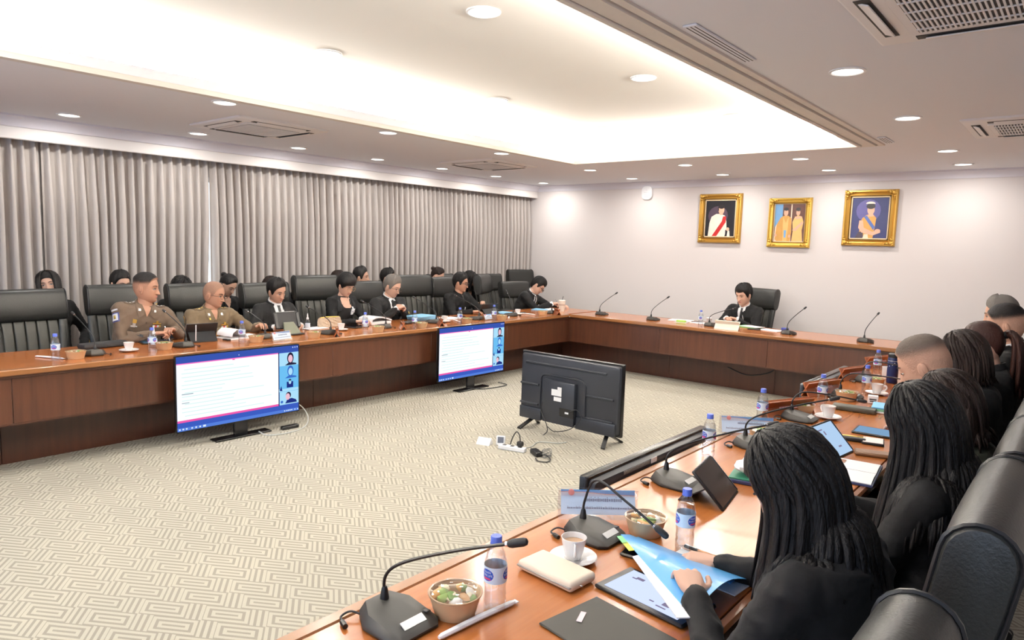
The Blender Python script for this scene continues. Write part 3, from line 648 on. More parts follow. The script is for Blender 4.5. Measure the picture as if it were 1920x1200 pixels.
# ------------------------------------------------------------------ executive chairs
def exec_chair_proto():
    """local: seat centre at origin, occupant faces -Y"""
    r = thing('office_chair', '', 'chair')
    # seat cushion
    def cushion(cx, cy, cz, sx, sy, sz, rr, M=None, m=m_leather, name='seat', par=r, puff=.0):
        mb = MB(); rings = []
        for i in range(7):
            ph = -PI/2+PI*i/6; k = math.cos(ph)
            rings.append([(cx+x, cy+y, cz+sz/2*math.sin(ph)) for x, y in rsq(sx-2*rr*(1-k), sy-2*rr*(1-k), max(.012, rr*(.5+.5*k)), 5)])
        return mb.loft(rings, M=M).build(name, m, par)
    cushion(0, .0, .45, .52, .50, .12, .05)
    # back: tilted frame; local back plane at y=.25 leaning
    B = T(0, .235, .47) @ RX(-.16)
    def pad(x0, x1, z0, z1, th, y, rr, m, name, bow=.0, par=r, nz=9, k0=1.0, k1=1.0):
        rings = []
        for i in range(nz+1):
            t = i/nz; z = z0+(z1-z0)*t; e = math.sin(PI*min(max(t, .0), 1))**.35 if rr else 1
            e = max(e, .25); kx = k0+(k1-k0)*t
            wx = (x1-x0)/2*kx; cx = (x0+x1)/2
            ex = 1-.06*(1-e)
            rings.append([(cx+wx*ex*math.copysign(abs(math.cos(a))**.35, math.cos(a)), y+th/2*e*math.copysign(abs(math.sin(a))**.6, math.sin(a))-bow*(abs(math.cos(a))**2)*0, z) for a in [2*PI*j/28 for j in range(28)]])
        return MB().loft(rings, M=B).build(name, m, par)
    pad(-.27, .27, .02, .70, .05, .045, 1, m_leather, 'back_shell', k0=.86, k1=1.0)
    def hr(k, kz=1.0):   # side outline of the headrest roll
        o = [(.062*math.cos(t), .695+.062*math.sin(t)) for t in [PI*i/10 for i in range(11)]]+[(-.062, .6), (-.058, .53), (-.045, .49), (-.02, .472), (.02, .472), (.045, .49), (.058, .53), (.062, .6)]
        return [(y*k-.005, .61+(z-.61)*(1+(k-1)*.35)) for y, z in o]
    MB().loft([[(x, y, z) for y, z in hr(k)] for x, k in ((-.29, .62), (-.288, .86), (-.28, .97), (-.265, 1.0), (-.12, 1.06), (0, 1.07), (.12, 1.06), (.265, 1.0), (.28, .97), (.288, .86), (.29, .62))], M=B).build('headrest', m_leather, r)
    for s in (-1, 1):   # piped ends of the headrest
        pp = hr(1.0); MB().tube([B @ Vector((s*.279, y, z)) for y, z in pp+pp[:1]], .0055, 6).build('piping', m_blackp, r)
        MB().tube([B @ Vector((s*(.235+.02*t), -.012, .03+.44*t)) for t in (0, .25, .5, .75, 1)], [.022, .026, .027, .026, .022], 10, flat=1.6).build('side_bolster', m_leather, r)
    n = 5
    for k in range(n):
        x0 = -.215+k*.43/n
        pad(x0+.002, x0+.43/n-.0015, .03, .475, .06, .0, 1, m_leather2, 'back_panel', k0=1, k1=1, nz=8)
    for s in (-1, 1):
        MB().tube(bez([(s*.28, .16, .46), (s*.30, .2, .58), (s*.30, .1, .665), (s*.30, -.1, .665), (s*.295, -.17, .62), (s*.285, -.14, .46)], 6), .021, 8, flat=1.3).build('armrest', m_leather, r)
        MB().box((s*.285, .01, .44), (.03, .34, .03), .006).build('arm_bracket', m_blackp, r)
    MB().lathe([(.03, .17), (.03, .3), (.045, .31), (.045, .38)], 14).build('gas_column', m_chrome, r)
    MB().box((0, 0, .385), (.24, .24, .03), .006).build('seat_plate', m_blackp, r)
    for k in range(5):
        a = 2*PI*k/5+.3; M = RZ(a)
        l = MB().loft([[(x, y*w, z) for y, z in ((-1, z0), (1, z0), (1, z1), (-1, z1))] for x, w, z0, z1 in ((.02, .03, .12, .19), (.2, .022, .1, .145), (.30, .016, .075, .105))], M=M, smooth=False).build('base_leg', m_blackp, r)
        c = MB(); 
        for s in (-1, 1): c.lathe([(.005, -.009), (.028, -.009), (.03, 0), (.028, .009), (.005, .009)], 14, M=M @ T(.29, s*.014, .031) @ RX(PI/2))
        c.box((.29, 0, .06), (.02, .01, .05), .003, M=M); c.build('caster', m_blackp, l)
    return r
chair0 = exec_chair_proto(); _c0 = [False]
def chair(x, y, rz, label, group, dz=0):
    o = chair0 if not _c0[0] else copy_tree(chair0); _c0[0] = True
    o.location = (x, y, 0); o.rotation_euler = (0, 0, rz); o.scale = (1, 1, 1+dz)
    tag(o, label, 'chair', group)
    return o
FR = PI/2        # curtain-side chairs face +X
g1 = 'high-backed black chairs along the curtain side of the table'
for y, dz, a, lb in ((1.93, -.04, .05, 'empty black leather chair at the picture left, ribbed back in view'), (2.65, -.02, 0, 'black leather chair holding the officer with the crew cut'), (3.37, -.025, 0, 'black leather chair holding the officer with glasses and shaved head'),
        (4.17, -.035, .05, 'black leather chair behind the suited man with the tablet stand'), (4.80, .025, -.03, 'tall black leather chair behind the short-haired woman'), (5.52, -.045, .03, 'black leather chair behind the grey-haired man'),
        (6.30, .01, -.10, 'empty black leather chair right of the grey-haired man, ribs in view'), (6.96, -.02, .05, 'black leather chair behind the man in the black shirt'), (7.86, .0, .45, 'empty black leather chair left of the man bent over writing'),
        (8.44, -.1, -.15, 'black leather chair of the man bent over writing, one armrest showing')):
    chair(-6.70, y, FR+a, lb, g1, dz)
g2 = 'black chairs in the second row by the curtain'
for x, y, dz, a, lb in ((-7.37, 7.54, -.02, .1, 'black chair in the second row, behind the man in the black shirt'), (-7.35, 8.60, -.03, 0, 'wide black chair in the second row, behind the empty chair'), (-7.42, 9.45, .02, -.15, 'black chair tucked in the corner by the far wall')):
    chair(x, y, FR+a, lb, g2, dz)
chair(-3.57, 9.17, -.25, 'black leather chair of the chairman below the portraits', None, -.03)
g3 = 'black chairs along the near table at the right'
for x, y, dz, lb in ((-.50, .93, -.05, 'black chair whose top just enters the bottom picture edge'), (-.445, 1.70, .0, 'big black leather chair at the right with piped rounded end'), (-.44, 2.42, -.02, 'black leather chair half cut by the right picture edge'), (-.44, 3.05, -.03, 'black chair behind the woman in the dark green jacket'),
        (-.44, 3.67, -.04, 'black chair of the man with shaved sides, near row'), (-.44, 4.28, -.04, 'black chair of the woman with bobbed hair, near row'), (-.44, 4.9, -.04, 'black chair of the ponytailed woman, near row'), (-.44, 5.53, -.04, 'black chair of the suited man, near row'), (-.44, 6.2, -.04, 'black chair of the grey-haired man at the far end, near row')):
    chair(x, y, -PI/2, lb, g3, dz)
# cream banquet chairs of the second row
def banquet_proto():
    r = thing('banquet_chair', '', 'chair')
    mg, mc = mat('gilt_tube', (.72, .52, .2), .3, .8), mat('cream_cover', (.78, .66, .42), .7, bump=.1)
    MB().box((0, 0, .45), (.40, .40, .06), .02, k=3).build('seat', mc, r)
    MB().loft([[(x, .2+.02*(z > .7)+y, z) for x, y in ((-w, -.02), (w, -.02), (w, .02), (-w, .02))] for w, z in ((.17, .5), (.18, .7), (.17, .84), (.12, .9), (.05, .92))]).build('backrest', mc, r)
    for s in (-1, 1):
        MB().tube([(s*.19, .18, 0), (s*.19, .19, .45), (s*.185, .22, .84), (s*.12, .23, .91), (0, .23, .935)], .011, 8).build('leg', mg, r)
        MB().tube([(s*.19, -.2, 0), (s*.19, -.18, .43)], .011, 8).build('leg', mg, r)
    MB().box((0, 0, .415), (.40, .38, .02), .004).build('seat_frame', mg, r)
    return r
bq0 = banquet_proto(); _bq = [False]
def banquet(y, label, x=-7.50):
    o = bq0 if not _bq[0] else copy_tree(bq0); _bq[0] = True
    o.location = (x, y, 0); o.rotation_euler = (0, 0, FR); tag(o, label, 'chair', 'cream banquet chairs of the second row')
# ------------------------------------------------------------------ people
m_suit = mat('black_suit_cloth', (.0085, .0085, .009), .8, sheen=.04, bump=.25, bscale=22, spec=.3)
m_suit2 = mat('charcoal_cloth', (.013, .0135, .015), .8, sheen=.04, bump=.25, bscale=22, spec=.3)
m_green = mat('dark_green_cloth', (.015, .018, .011), .8, sheen=.04, bump=.25, bscale=22, spec=.3)
m_black = mat('black_knit', (.0065, .0065, .007), .8, bump=.25, bscale=30, spec=.25)
m_khaki = mat('khaki_uniform', (.145, .100, .068), .7, sheen=.1, bump=.2, bscale=25, spec=.3)
m_khaki2 = mat('khaki_uniform_olive', (.165, .118, .068), .7, sheen=.1, bump=.2, bscale=25, spec=.3)
m_shirt = mat('white_shirt', (.82, .82, .82), .7)
m_tie = mat('black_tie', (.012, .012, .013), .4)
m_lip = mat('lips', (.50, .20, .17), .45)
m_eye = mat('eye_white', (.72, .70, .67), .25); m_iris = mat('iris', (.02, .012, .01), .15)
m_gold_b = mat('gold_badge', (.85, .6, .15), .3, .8); m_silver = mat('silver_badge', (.8, .8, .78), .3, .6)
def skin_mat(k):
    c = {'fair': (.66, .40, .29), 'mid': (.60, .35, .245), 'tan': (.52, .28, .185)}[k]
    return mat('skin_'+k, c, .5, sss=.0, bump=.05, bscale=220, spec=.35)
def hair_mat(k):
    c = {'black': (.0085, .0075, .0075), 'brown': (.017, .0095, .0075), 'auburn': (.034, .013, .010), 'grey': (.16, .145, .13), 'salt': (.085, .072, .06), 'stubble': (.24, .15, .11), 'fade': (.36, .225, .165), 'fade2': (.2, .135, .105)}[k]
    return mat('hair_'+k, c, .45 if k in ('black', 'brown', 'auburn') else .6, spec=.22, bump=.5, bscale=60, stretch=(3, 3, .35))

TS = bpy.data.scenes.new('scratch')     # empty scratch scene so that remeshing does not re-evaluate the room
def remesh(mb, vox, it=4, fac=.6):
    me = mb.mesh('tmp', [], 0); o = bpy.data.objects.new('tmp', me); TS.collection.objects.link(o)
    m = o.modifiers.new('r', 'REMESH'); m.mode = 'VOXEL'; m.voxel_size = vox
    s = o.modifiers.new('s', 'SMOOTH'); s.factor = fac; s.iterations = it
    TS.view_layers[0].update(); dg = TS.view_layers[0].depsgraph
    out = bpy.data.meshes.new_from_object(o.evaluated_get(dg))
    bpy.data.objects.remove(o); bpy.data.meshes.remove(me)
    return out
def chain(mb, pts, rad, n=10):
    """tapered limb with rounded ends"""
    P = [Vector(p) for p in pts]; d0 = (P[0]-P[1]).normalized(); d1 = (P[-1]-P[-2]).normalized()
    path = [P[0]+d0*rad[0]*k for k in (.97, .75, .4)]+P+[P[-1]+d1*rad[-1]*k for k in (.4, .75, .97)]
    rr = [rad[0]*k for k in (.2, .66, .92)]+list(rad)+[rad[-1]*k for k in (.92, .66, .2)]
    mb.tube(path, rr, n)
    for p, r in zip(P[1:-1], rad[1:-1]): mb.ellipsoid(p, (r, r, r), 10, 7)

# hand templates: wrist at origin, fingers along +Y, palm facing -Z, thumb on the +X side
HANDS = {}
def hand(pose):
    if pose in HANDS: return HANDS[pose]
    mb = MB()
    mb.loft([[(x*w, y, z*t+zo) for x, z in [(math.copysign(abs(math.cos(a))**.7, math.cos(a)), math.copysign(abs(math.sin(a))**.8, math.sin(a))) for a in [2*PI*k/14 for k in range(14)]]] for y, w, t, zo in ((-.03, .022, .019, 0), (0, .025, .018, 0), (.025, .036, .017, 0), (.055, .041, .0155, .001), (.083, .041, .0135, .002), (.092, .036, .009, .001))])
    curl = {'rest': (.28, .38, .25), 'grip': (1.0, 1.15, .7), 'pen': (.75, .9, .5), 'flat': (.08, .1, .06)}[pose]
    for k, (x, L, r) in enumerate(((.030, .071, .0088), (.0105, .079, .0092), (-.010, .073, .0088), (-.029, .058, .0078))):
        c = [q*(1+.12*k) if pose in ('pen', 'rest') else q for q in curl]
        p = Vector((x, .082, .001)); pts = [p.copy()]; a = 0; sp = (x*.9 if pose in ('rest', 'flat') else 0)
        for i, fr in enumerate((.45, .30, .25)):
            a += c[i]; p = p+Vector((math.sin(sp)*L*fr*1.6, math.cos(a)*L*fr, -math.sin(a)*L*fr)); pts.append(p.copy())
        chain(mb, pts, [r, r*.96, r*.88, r*.76], 8)
    if pose in ('grip', 'pen'): th = [(.026, .02, -.006), (.042, .045, -.022), (.036, .074, -.034), (.022, .094, -.036)]
    else: th = [(.026, .018, -.004), (.052, .042, -.012), (.062, .068, -.014), (.064, .09, -.013)]
    chain(mb, th, [.015, .0125, .0105, .0085], 8)
    HANDS[pose] = remesh(mb, .0036, 3, .5)
    return HANDS[pose]

# head surface: rows of (z, half width, front depth, back depth)
_HZ = np.array([(.1215, .004, .004, .006), (.118, .026, .028, .034), (.110, .042, .046, .054), (.095, .057, .062, .073), (.075, .0675, .075, .086), (.05, .0735, .084, .094), (.025, .0755, .0875, .097), (0, .0745, .0865, .095), (-.02, .0725, .0845, .089),
                (-.04, .0695, .083, .079), (-.06, .064, .081, .066), (-.08, .0555, .0775, .054), (-.095, .0455, .0735, .048), (-.106, .034, .066, .045), (-.113, .02, .052, .042), (-.116, .008, .03, .03)])[::-1]
def headS(th, z, off=0.0, sc=(1, 1, 1)):
    a, f, b = (float(np.interp(z, _HZ[:, 0], _HZ[:, i])) for i in (1, 2, 3))
    s, c = math.sin(th), math.cos(th)
    x = a*math.copysign(abs(s)**.9, s); y = (f if c > 0 else b)*math.copysign(abs(c)**.9, c)-.004
    p = Vector((x*sc[0], y*sc[1], z*sc[2]))
    if off:
        d = p-Vector((0, -.005, .02)); p = p+d.normalized()*off
    return p
def g(x, s): return math.exp(-(x/s)**2)
def face_disp(p, fem):
    x, z = abs(p.x), p.z; d = 0
    if p.y < .01: return 0
    if z < .012:
        pr = min(1, max(0, (.012-z)/.046)) if z > -.036 else max(0, 1-(-.036-z)/.009)
        d += (.019 if fem else .023)*pr*g(x, .0095+.004*pr)+.008*g(z+.036, .008)*g(x-.011, .008)
    d += .004*g(z-.012, .012)*g(x, .008)
    d -= .0085*g(x-.033, .017)*g(z-.001, .010)
    d += .0035*g(z-.024, .008)*g(x-.03, .026)
    d += .0055*g(z+.0585, .0055)*g(x, .019)+.0055*g(z+.0665, .005)*g(x, .017)-.0045*g(z+.0625, .0022)*g(x, .022)
    d -= .003*g(z+.078, .005)*g(x, .02); d += .005*g(z+.096, .012)*g(x, .017); d += .003*g(x-.046, .016)*g(z+.022, .016)
    return d
def make_head(fem, sc, skin, body, M, stub=None):
    """appends the head to the MB 'body' (material 0 skin, 1 lips)"""
    zs = sorted(set([.1215, .119, .114, .106, .095, .083, .07, .058, .047, .038, .031, .025, .02, .015, .011, .007, .003, -.001, -.005, -.009, -.014, -.019, -.024, -.029, -.033, -.036, -.039, -.042, -.045, -.049, -.053, -.056, -.059, -.0612, -.0626, -.064, -.067, -.07, -.074, -.079, -.084, -.089, -.094, -.099, -.104, -.108, -.112, -.1145, -.116]))
    ths = [math.radians(a) for a in list(range(-180, -90, 15))+list(range(-90, -60, 8))+list(range(-60, -24, 5))+[i*2.5-24 for i in range(20)]+list(range(26, 60, 5))+list(range(60, 90, 8))+list(range(90, 180, 15))]
    v = []; f = []; mi = []
    for z in zs:
        for t in ths:
            p = headS(t, z); d = face_disp(p, fem); p = p+Vector((0, d, -.3*d if abs(z+.034) < .01 else 0))
            v.append(Vector((p.x*sc[0], p.y*sc[1], p.z*sc[2])))
    n = len(ths)
    fl = []; fs = []
    for i in range(len(zs)-1):
        zc = (zs[i]+zs[i+1])/2
        for j in range(n):
            q = (i*n+j, i*n+(j+1) % n, (i+1)*n+(j+1) % n, (i+1)*n+j)
            tc = abs(ths[j]+.02); xx = abs(v[q[0]].x)
            (fl if (-.0705 < zc < -.0545 and tc < .5 and xx < .0235*(1-.45*abs((zc+.0625)/.008))+.001) else fs).append(q)
    q0 = tuple(range(n)); q1 = tuple((len(zs)-1)*n+j for j in range(n))
    body.add(v, fs+[tuple(reversed(q0)), q1], 0, M); o = len(body.v)-len(v)
    for q in fl: body.f.append(tuple(i+o for i in q)); body.m.append(1); body.sm.append(True)
    for s in (-1, 1):   # ears
        E = M @ Matrix.Diagonal((*sc, 1)) @ T(s*.076, -.012, -.010) @ RZ(s*-.35) @ RX(-.12)
        body.ellipsoid((0, 0, .004), (.007, .017, .030), 12, 10, 0, E); body.ellipsoid((s*.006, -.007, .008), (.006, .011, .022), 10, 8, 0, E); body.ellipsoid((0, .004, -.022), (.007, .01, .011), 8, 6, 0, E)
def cap_hair(mb, zh, th, M, sc, seed=0, tex=.25, top=0, rows=14, n=64):
    """hair shell from the crown down to the hairline zh(theta); th(u, theta) = thickness"""
    rings = []
    for i in range(rows+1):
        u = i/rows; ring = []
        for j in range(n):
            t = -PI+2*PI*j/n; zl = zh(t); te = math.acos(max(-1, min(1, (zl+.05)/.1715)))
            z = -.05+.1715*math.cos(te*max(u, .02)); h = th(u, t)
            h *= 1+tex*noise.noise(Vector((math.sin(t)*5+seed, math.cos(t)*5, u*2.0)))+tex*.7*math.sin(t*34+seed+3*noise.noise(Vector((t*2, seed, 0))))*(.3+.7*u)*.6
            if i == rows: h = min(h, .0015)
            ring.append(headS(t, z, max(h, .0008), sc))
        rings.append(ring)
    mb.loft(rings, 0, M, cap=False)
def sstep(a, b, x):
    x = min(1, max(0, (x-a)/(b-a))); return x*x*(3-2*x)
def fade_cap(root, name, zh, thf, densf, M, sc, skin, hcol, rows=20, n=72):
    """clipped hair over the scalp: the density of hair over skin varies by height, as barbered"""
    mb = MB(); rings = []; dens = []
    for i in range(rows+1):
        for_ring = []
        for j in range(n):
            t = -PI+2*PI*j/n; te = math.acos(max(-1, min(1, (zh(t)+.05)/.1715))); u = max(i/rows, .02); z = -.05+.1715*math.cos(te*u)
            h = thf(z, t)*(1+.2*noise.noise(Vector((math.sin(t)*9, math.cos(t)*9, z*90)))); for_ring.append(headS(t, z, .0012 if i == rows else max(.0012, h), sc)); dens.append(densf(z, t)*(1-sstep(.86, 1.0, i/rows)))
        rings.append(for_ring)
    mb.loft(rings, 0, M, cap=False)
    key = 'clipped_%s_%s' % (skin, hcol)
    if key not in MATS:
        m = mat(key, (.5, .5, .5), .6, spec=.25, bump=.4, bscale=140); nt = m.node_tree
        at = nt.nodes.new('ShaderNodeAttribute'); at.attribute_name = 'hair_cover'; mx = nt.nodes.new('ShaderNodeMix'); mx.data_type = 'RGBA'
        mx.inputs['A'].default_value = skin_mat(skin).node_tree.nodes['Principled BSDF'].inputs['Base Color'].default_value; mx.inputs['B'].default_value = hair_mat(hcol).node_tree.nodes['Principled BSDF'].inputs['Base Color'].default_value
        nt.links.new(at.outputs['Fac'], mx.inputs['Factor']); nt.links.new(mx.outputs['Result'], nt.nodes['Principled BSDF'].inputs['Base Color'])
    me = mb.mesh(name, MATS[key], 0); a = me.attributes.new('hair_cover', 'FLOAT', 'POINT'); a.data.foreach_set('value', dens)
    link(name, me, root)
def fold(t): return abs((t+PI) % (2*PI)-PI)
def lerp_tab(tab, x):
    return float(np.interp(x, [a for a, _ in tab], [b for _, b in tab]))
def locks(mb, M, sc, grav, N, L, spheres, t0, seed, rad=.017, start=.12, off=.020, side=0.0, wob=.012, taper=True, layers=2, flare=0.0):
    """hanging strands from the crown; grav and spheres in head space"""
    rnd = random.Random(seed); Gx = grav
    for k in range(N*layers):
        lay = k//N
        t = t0+(2*PI-2*t0)*((k % N)+.5*lay+rnd.uniform(-.25, .25))/N; t = (t+PI) % (2*PI)-PI
        te = rnd.uniform(1.12, 1.34); pts = []; o = off*rnd.uniform(.85, 1.15)-.006*lay
        for i in range(8):
            ti = start+(te-start)*i/7; pts.append(headS(t, -.05+.1715*math.cos(ti), o+.003*math.sin(i+k), sc))
        d = (pts[-1]-pts[-2]).normalized(); LL = L*rnd.uniform(.86, 1.04); st = .03; w1, w2 = rnd.uniform(0, 6), rnd.uniform(.6, 1.4)
        p = pts[-1].copy(); run = 0
        while run < LL:
            d = (d*.55+grav*.45).normalized(); q = p+d*st
            for c, r in spheres:
                e = q-c
                if e.length < r:
                    n_ = e.normalized(); d = d-n_*min(0, d.dot(n_)); d = d.normalized() if d.length > .05 else (grav-n_*grav.dot(n_)).normalized(); q = p+d*st; e = q-c
                    if e.length < r: q = c+e.normalized()*r
            if flare: q = q+(Vector((q.x, q.y+.01, 0))-Gx*Gx.dot(Vector((q.x, q.y+.01, 0)))).normalized()*flare*st
            q = q+Vector((math.sin(run*18*w2+w1), math.cos(run*15*w2+w1), 0))*wob*st
            d = (q-p).normalized(); p = q; pts.append(p.copy()); run += st
        n = len(pts); rr = []
        for i in range(n):
            x = i/(n-1); rr.append(rad*(.55+.45*min(1, x*4))*(1-.75*max(0, (x-.72)/.28)**1.5 if taper else 1))
        out = (pts[min(7, n-1)]-Vector((0, -.01, 0))); mb.tube(pts, rr, 6, 0, M, flat=.55, up=out)

def person(label, loc, rz, s=1.0, fem=False, lean=.15, side=0, twist=0, head=(0, .1, 0), L=None, R=None, pose=('rest', 'rest'), hroll=(0, 0), outfit='suit', cloth=None, skin='mid', hair='short', hcol='black', glasses=None, seat=.47, hsc=1.0, arms=True, broad=1.0, vox=.0125, hairlen=.3, extra=None, cat='person', group=None, armdrop=None, legs=True, neck=1.0, hop=None, hd=None, fine=0):
    yaw, pit, rol = head
    Rh = (RZ(yaw) @ RX(-pit) @ RY(rol)); Rh3 = Rh.to_3x3(); hup = Rh3 @ Vector((0, 0, 1))
    hs = s*hsc*(.96 if fem else 1.0)
    d1 = Vector((math.sin(side)*.6, math.sin(lean*.55), math.cos(lean*.55))).normalized(); d2 = Vector((math.sin(side), math.sin(lean*1.2), math.cos(lean*1.2))).normalized()
    l1, l2 = .27*s, .285*s; nd = (d2+hup).normalized()
    if hd is not None:     # place the hips so that the head centre comes to hd
        for _k in range(3):
            q = Vector((0, 0, seat+.03))+d1*l1+d2*l2+nd*.05*s*neck-(Rh3 @ Vector((0, -.012, -.083)))*hs
            dz = hd[2]-q.z; ds = max(-.035, min(.035, dz)) if _k == 0 else 0
            seat += ds; e = (dz-ds)/max(.2, (d1.z*l1+d2.z*l2)); l1 *= 1+e; l2 *= 1+e
        v_ = RZ(rz) @ Vector((q.x, q.y, 0)); loc = (hd[0]-v_.x, hd[1]-v_.y)
    root = thing('person', label, cat, (loc[0], loc[1], 0), rz, group)
    Wm = T(loc[0], loc[1], 0) @ RZ(rz); Wi = Wm.inverted()
    sk = skin_mat(skin)
    # spine
    p0 = Vector((0, 0, seat+.03)); p1 = p0+d1*l1; p2 = p1+d2*l2
    def frame(up, tw):
        r0 = Vector((math.cos(tw), math.sin(tw), 0)); r = (r0-up*r0.dot(up)).normalized(); return r, up.cross(r), up
    cr, cf, cu = frame(d2, twist)
    sx = s*broad*(.87 if fem else 1.0)
    TAB = [(0, .185, .12, .125), (.12, .19, .13, .125), (.3, .175, .125, .115), (.5, .172, .122, .112), (.66, .185, .132, .118), (.78, .196, .13, .12), (.86, .192, .113, .117), (.92, .165, .094, .106), (.965, .122, .078, .09), (1.0, .082, .068, .074), (1.03, .062, .06, .064)]
    spine = bez([p0, p1, p2, p2+d2*.02], 10)
    def torso(mb, k=1.0, top=99):
        rings = []
        for (t, hw, df, db) in TAB:
            if t > top: break
            q = t*20; i = min(int(q), len(spine)-2); c = spine[i].lerp(spine[i+1], q-i) if t < 1 else p2+d2*(t-1)*.55*s
            up = d1.lerp(d2, min(1, t*1.2)).normalized(); r_, f_, u_ = frame(up, twist*min(1, t*1.3))
            if fem and .55 < t < .8: df = df*1.12
            ring = []
            for j in range(28):
                a = 2*PI*j/28; ca, sa = math.cos(a), math.sin(a)
                ring.append(c+r_*(hw*sx*k*math.copysign(abs(ca)**.82, ca))+f_*((df if sa > 0 else db)*s*k*math.copysign(abs(sa)**.82, sa)))
            rings.append(ring)
        mb.loft(rings)
    # arms
    UL, FL = .285*s, .255*s; arm = {}
    for nm, sg, tg in (('L', -1, L), ('R', 1, R)):
        sh = p2-cu*.068*s+cr*(sg*.168*sx)
        if tg is None:
            tg_l = sh+Vector((sg*.03, .24, -.36))*s if not armdrop else sh+Vector(armdrop)*s
        else: tg_l = Wi @ Vector(tg)
        v = tg_l-sh; D = v.length; mx = (UL+FL)*.985
        if D > mx: tg_l = sh+v*(mx/D); v = tg_l-sh; D = mx
        D = max(D, abs(UL-FL)+.02)
        a = (UL*UL-FL*FL+D*D)/(2*D); h = math.sqrt(max(0, UL*UL-a*a)); dv = v.normalized()
        pole = Vector((sg*.75, -.35, -.75)); pole = (pole-dv*pole.dot(dv)).normalized()
        el = sh+dv*a+pole*h
        arm[nm] = (sh, el, tg_l)
    # garment
    gm = cloth or {'suit': m_suit, 'police': m_khaki, 'dress': m_black, 'shirt': m_black, 'jacket': m_suit}[outfit]
    mb = MB(); torso(mb)
    kk = .9 if fem else 1.0
    for nm, sg in (('L', -1), ('R', 1)):
        sh, el, wr = arm[nm]; wv = (wr-el).normalized()
        chain(mb, [sh-cr*sg*.035-cu*.0, sh, sh.lerp(el, .5), el, el.lerp(wr, .5), wr-wv*.018], [x*s*kk*(.93+.07*broad) for x in (.07, .071, .061, .0555, .05, .041)], 12)
    gme = remesh(mb, vox, 5, .6)
    nv_ = len(gme.vertices); co = np.empty(nv_*3, 'f'); gme.vertices.foreach_get('co', co); co = co.reshape(-1, 3); no = np.array([tuple(n.vector) for n in gme.vertex_normals], 'f')
    def fold_(c):
        a = 1-abs(noise.noise(Vector((c[0]*7+loc[1]*5+c[2]*3, c[1]*7-c[2]*2, c[2]*11+c[0]*5)))); b = 1-abs(noise.noise(Vector((c[0]*16+c[2]*8, c[1]*16+loc[1], c[2]*20-c[1]*9))))
        return (a**5-.45)*.0085+(b**4-.45)*.0038
    dsp = np.array([fold_(c) for c in co.tolist()], 'f')   # cloth folds
    gme.vertices.foreach_set('co', (co+no*dsp[:, None]).ravel())
    gme.materials.append(gm)
    gme.polygons.foreach_set('use_smooth', [True]*len(gme.polygons)); gme.update()
    link({'suit': 'suit_jacket', 'police': 'uniform_shirt', 'dress': 'dress', 'shirt': 'dark_shirt', 'jacket': 'jacket'}[outfit], gme, root)
    bvh = BVHTree.FromPolygons([v.co.copy() for v in gme.vertices], [tuple(p.vertices) for p in gme.polygons])
    def onto(O, dn, off):
        hit = bvh.ray_cast(O-dn*.5, dn, 1.2)
        return (hit[0]-dn*off) if hit[0] is not None else None
    def strip(name, left, right, m, off, O=None, ex=None, ez=None, dn=None, nr=12, nc=5, thick=.002, par=None):
        O = O if O is not None else p2; ex = ex or cr; ez = ez or cu; dn = dn or -cf
        def samp(pl, t):
            q = t*(len(pl)-1); i = min(int(q), len(pl)-2); a, b = pl[i], pl[i+1]; return (a[0]+(b[0]-a[0])*(q-i), a[1]+(b[1]-a[1])*(q-i))
        V = []; last = None
        for i in range(nr+1):
            l, r = samp(left, i/nr), samp(right, i/nr)
            for j in range(nc+1):
                x, z = l[0]+(r[0]-l[0])*j/nc, l[1]+(r[1]-l[1])*j/nc
                p = onto(O+ex*x*s+ez*z*s, dn, off)
                if p is None: p = last if last is not None else O+ex*x*s+ez*z*s
                if last is not None and (p-last).length > .12: p = last
                V.append(p); last = p
        nn = len(V); V2 = [p+dn*(off+thick) for p in V]
        W_ = nc+1; F = [(i*W_+j, (i+1)*W_+j, (i+1)*W_+j+1, i*W_+j+1) for i in range(nr) for j in range(nc)]
        edge = [j for j in range(W_)]+[i*W_+nc for i in range(1, nr+1)]+[nr*W_+j for j in range(nc-1, -1, -1)]+[i*W_ for i in range(nr-1, 0, -1)]
        F += [(edge[k], edge[(k+1) % len(edge)], nn+edge[(k+1) % len(edge)], nn+edge[k]) for k in range(len(edge))]
        return MB().add(V+V2, F).build(name, m, par or root, angle=50)
    def rect(name, x, z, w, h, m, off=.004, tilt=0, **kw):
        c_, s_ = math.cos(tilt), math.sin(tilt)
        def q(a, b): return (x+a*c_-b*s_, z+a*s_+b*c_)
        return strip(name, [q(-w/2, h/2), q(-w/2, -h/2)], [q(w/2, h/2), q(w/2, -h/2)], m, off, nr=3, nc=3, **kw)
    # trousers, shoes
    if legs:
        mb = MB(); mb.ellipsoid((0, -.0, seat+.05), (.19*sx, .15*s, .085*s), 16, 10)
        knees = []
        for sg in (-1, 1):
            hp, kn, an = Vector((sg*.09*s, .03, seat+.06)), Vector((sg*.115*s, .40*s, seat+.045)), Vector((sg*.11*s, .36*s, .09))
            chain(mb, [hp, hp.lerp(kn, .5), kn, kn.lerp(an, .5), an], [.088*s, .08*s, .066*s, .055*s, .043*s], 10); knees.append(an)
        tm = remesh(mb, .018, 4); tm.materials.append(m_suit if outfit != 'police' else gm); tm.polygons.foreach_set('use_smooth', [True]*len(tm.polygons)); link('trousers', tm, root)
        for an in knees:
            MB().loft([[(an.x+x*w, an.y+y, z) for x, z in [(math.cos(a), h0+(h1*max(0, math.sin(a)))) for a in [2*PI*k/12 for k in range(12)]]] for y, w, h0, h1 in ((-.07, .025, 0, .05), (-.03, .036, 0, .085), (.03, .04, 0, .075), (.1, .044, 0, .045), (.16, .036, 0, .035), (.185, .015, .005, .02))]).build('shoe', m_leather, root)
    # head placement
    sc = (hs*(.97 if fem else 1.0), hs, hs)
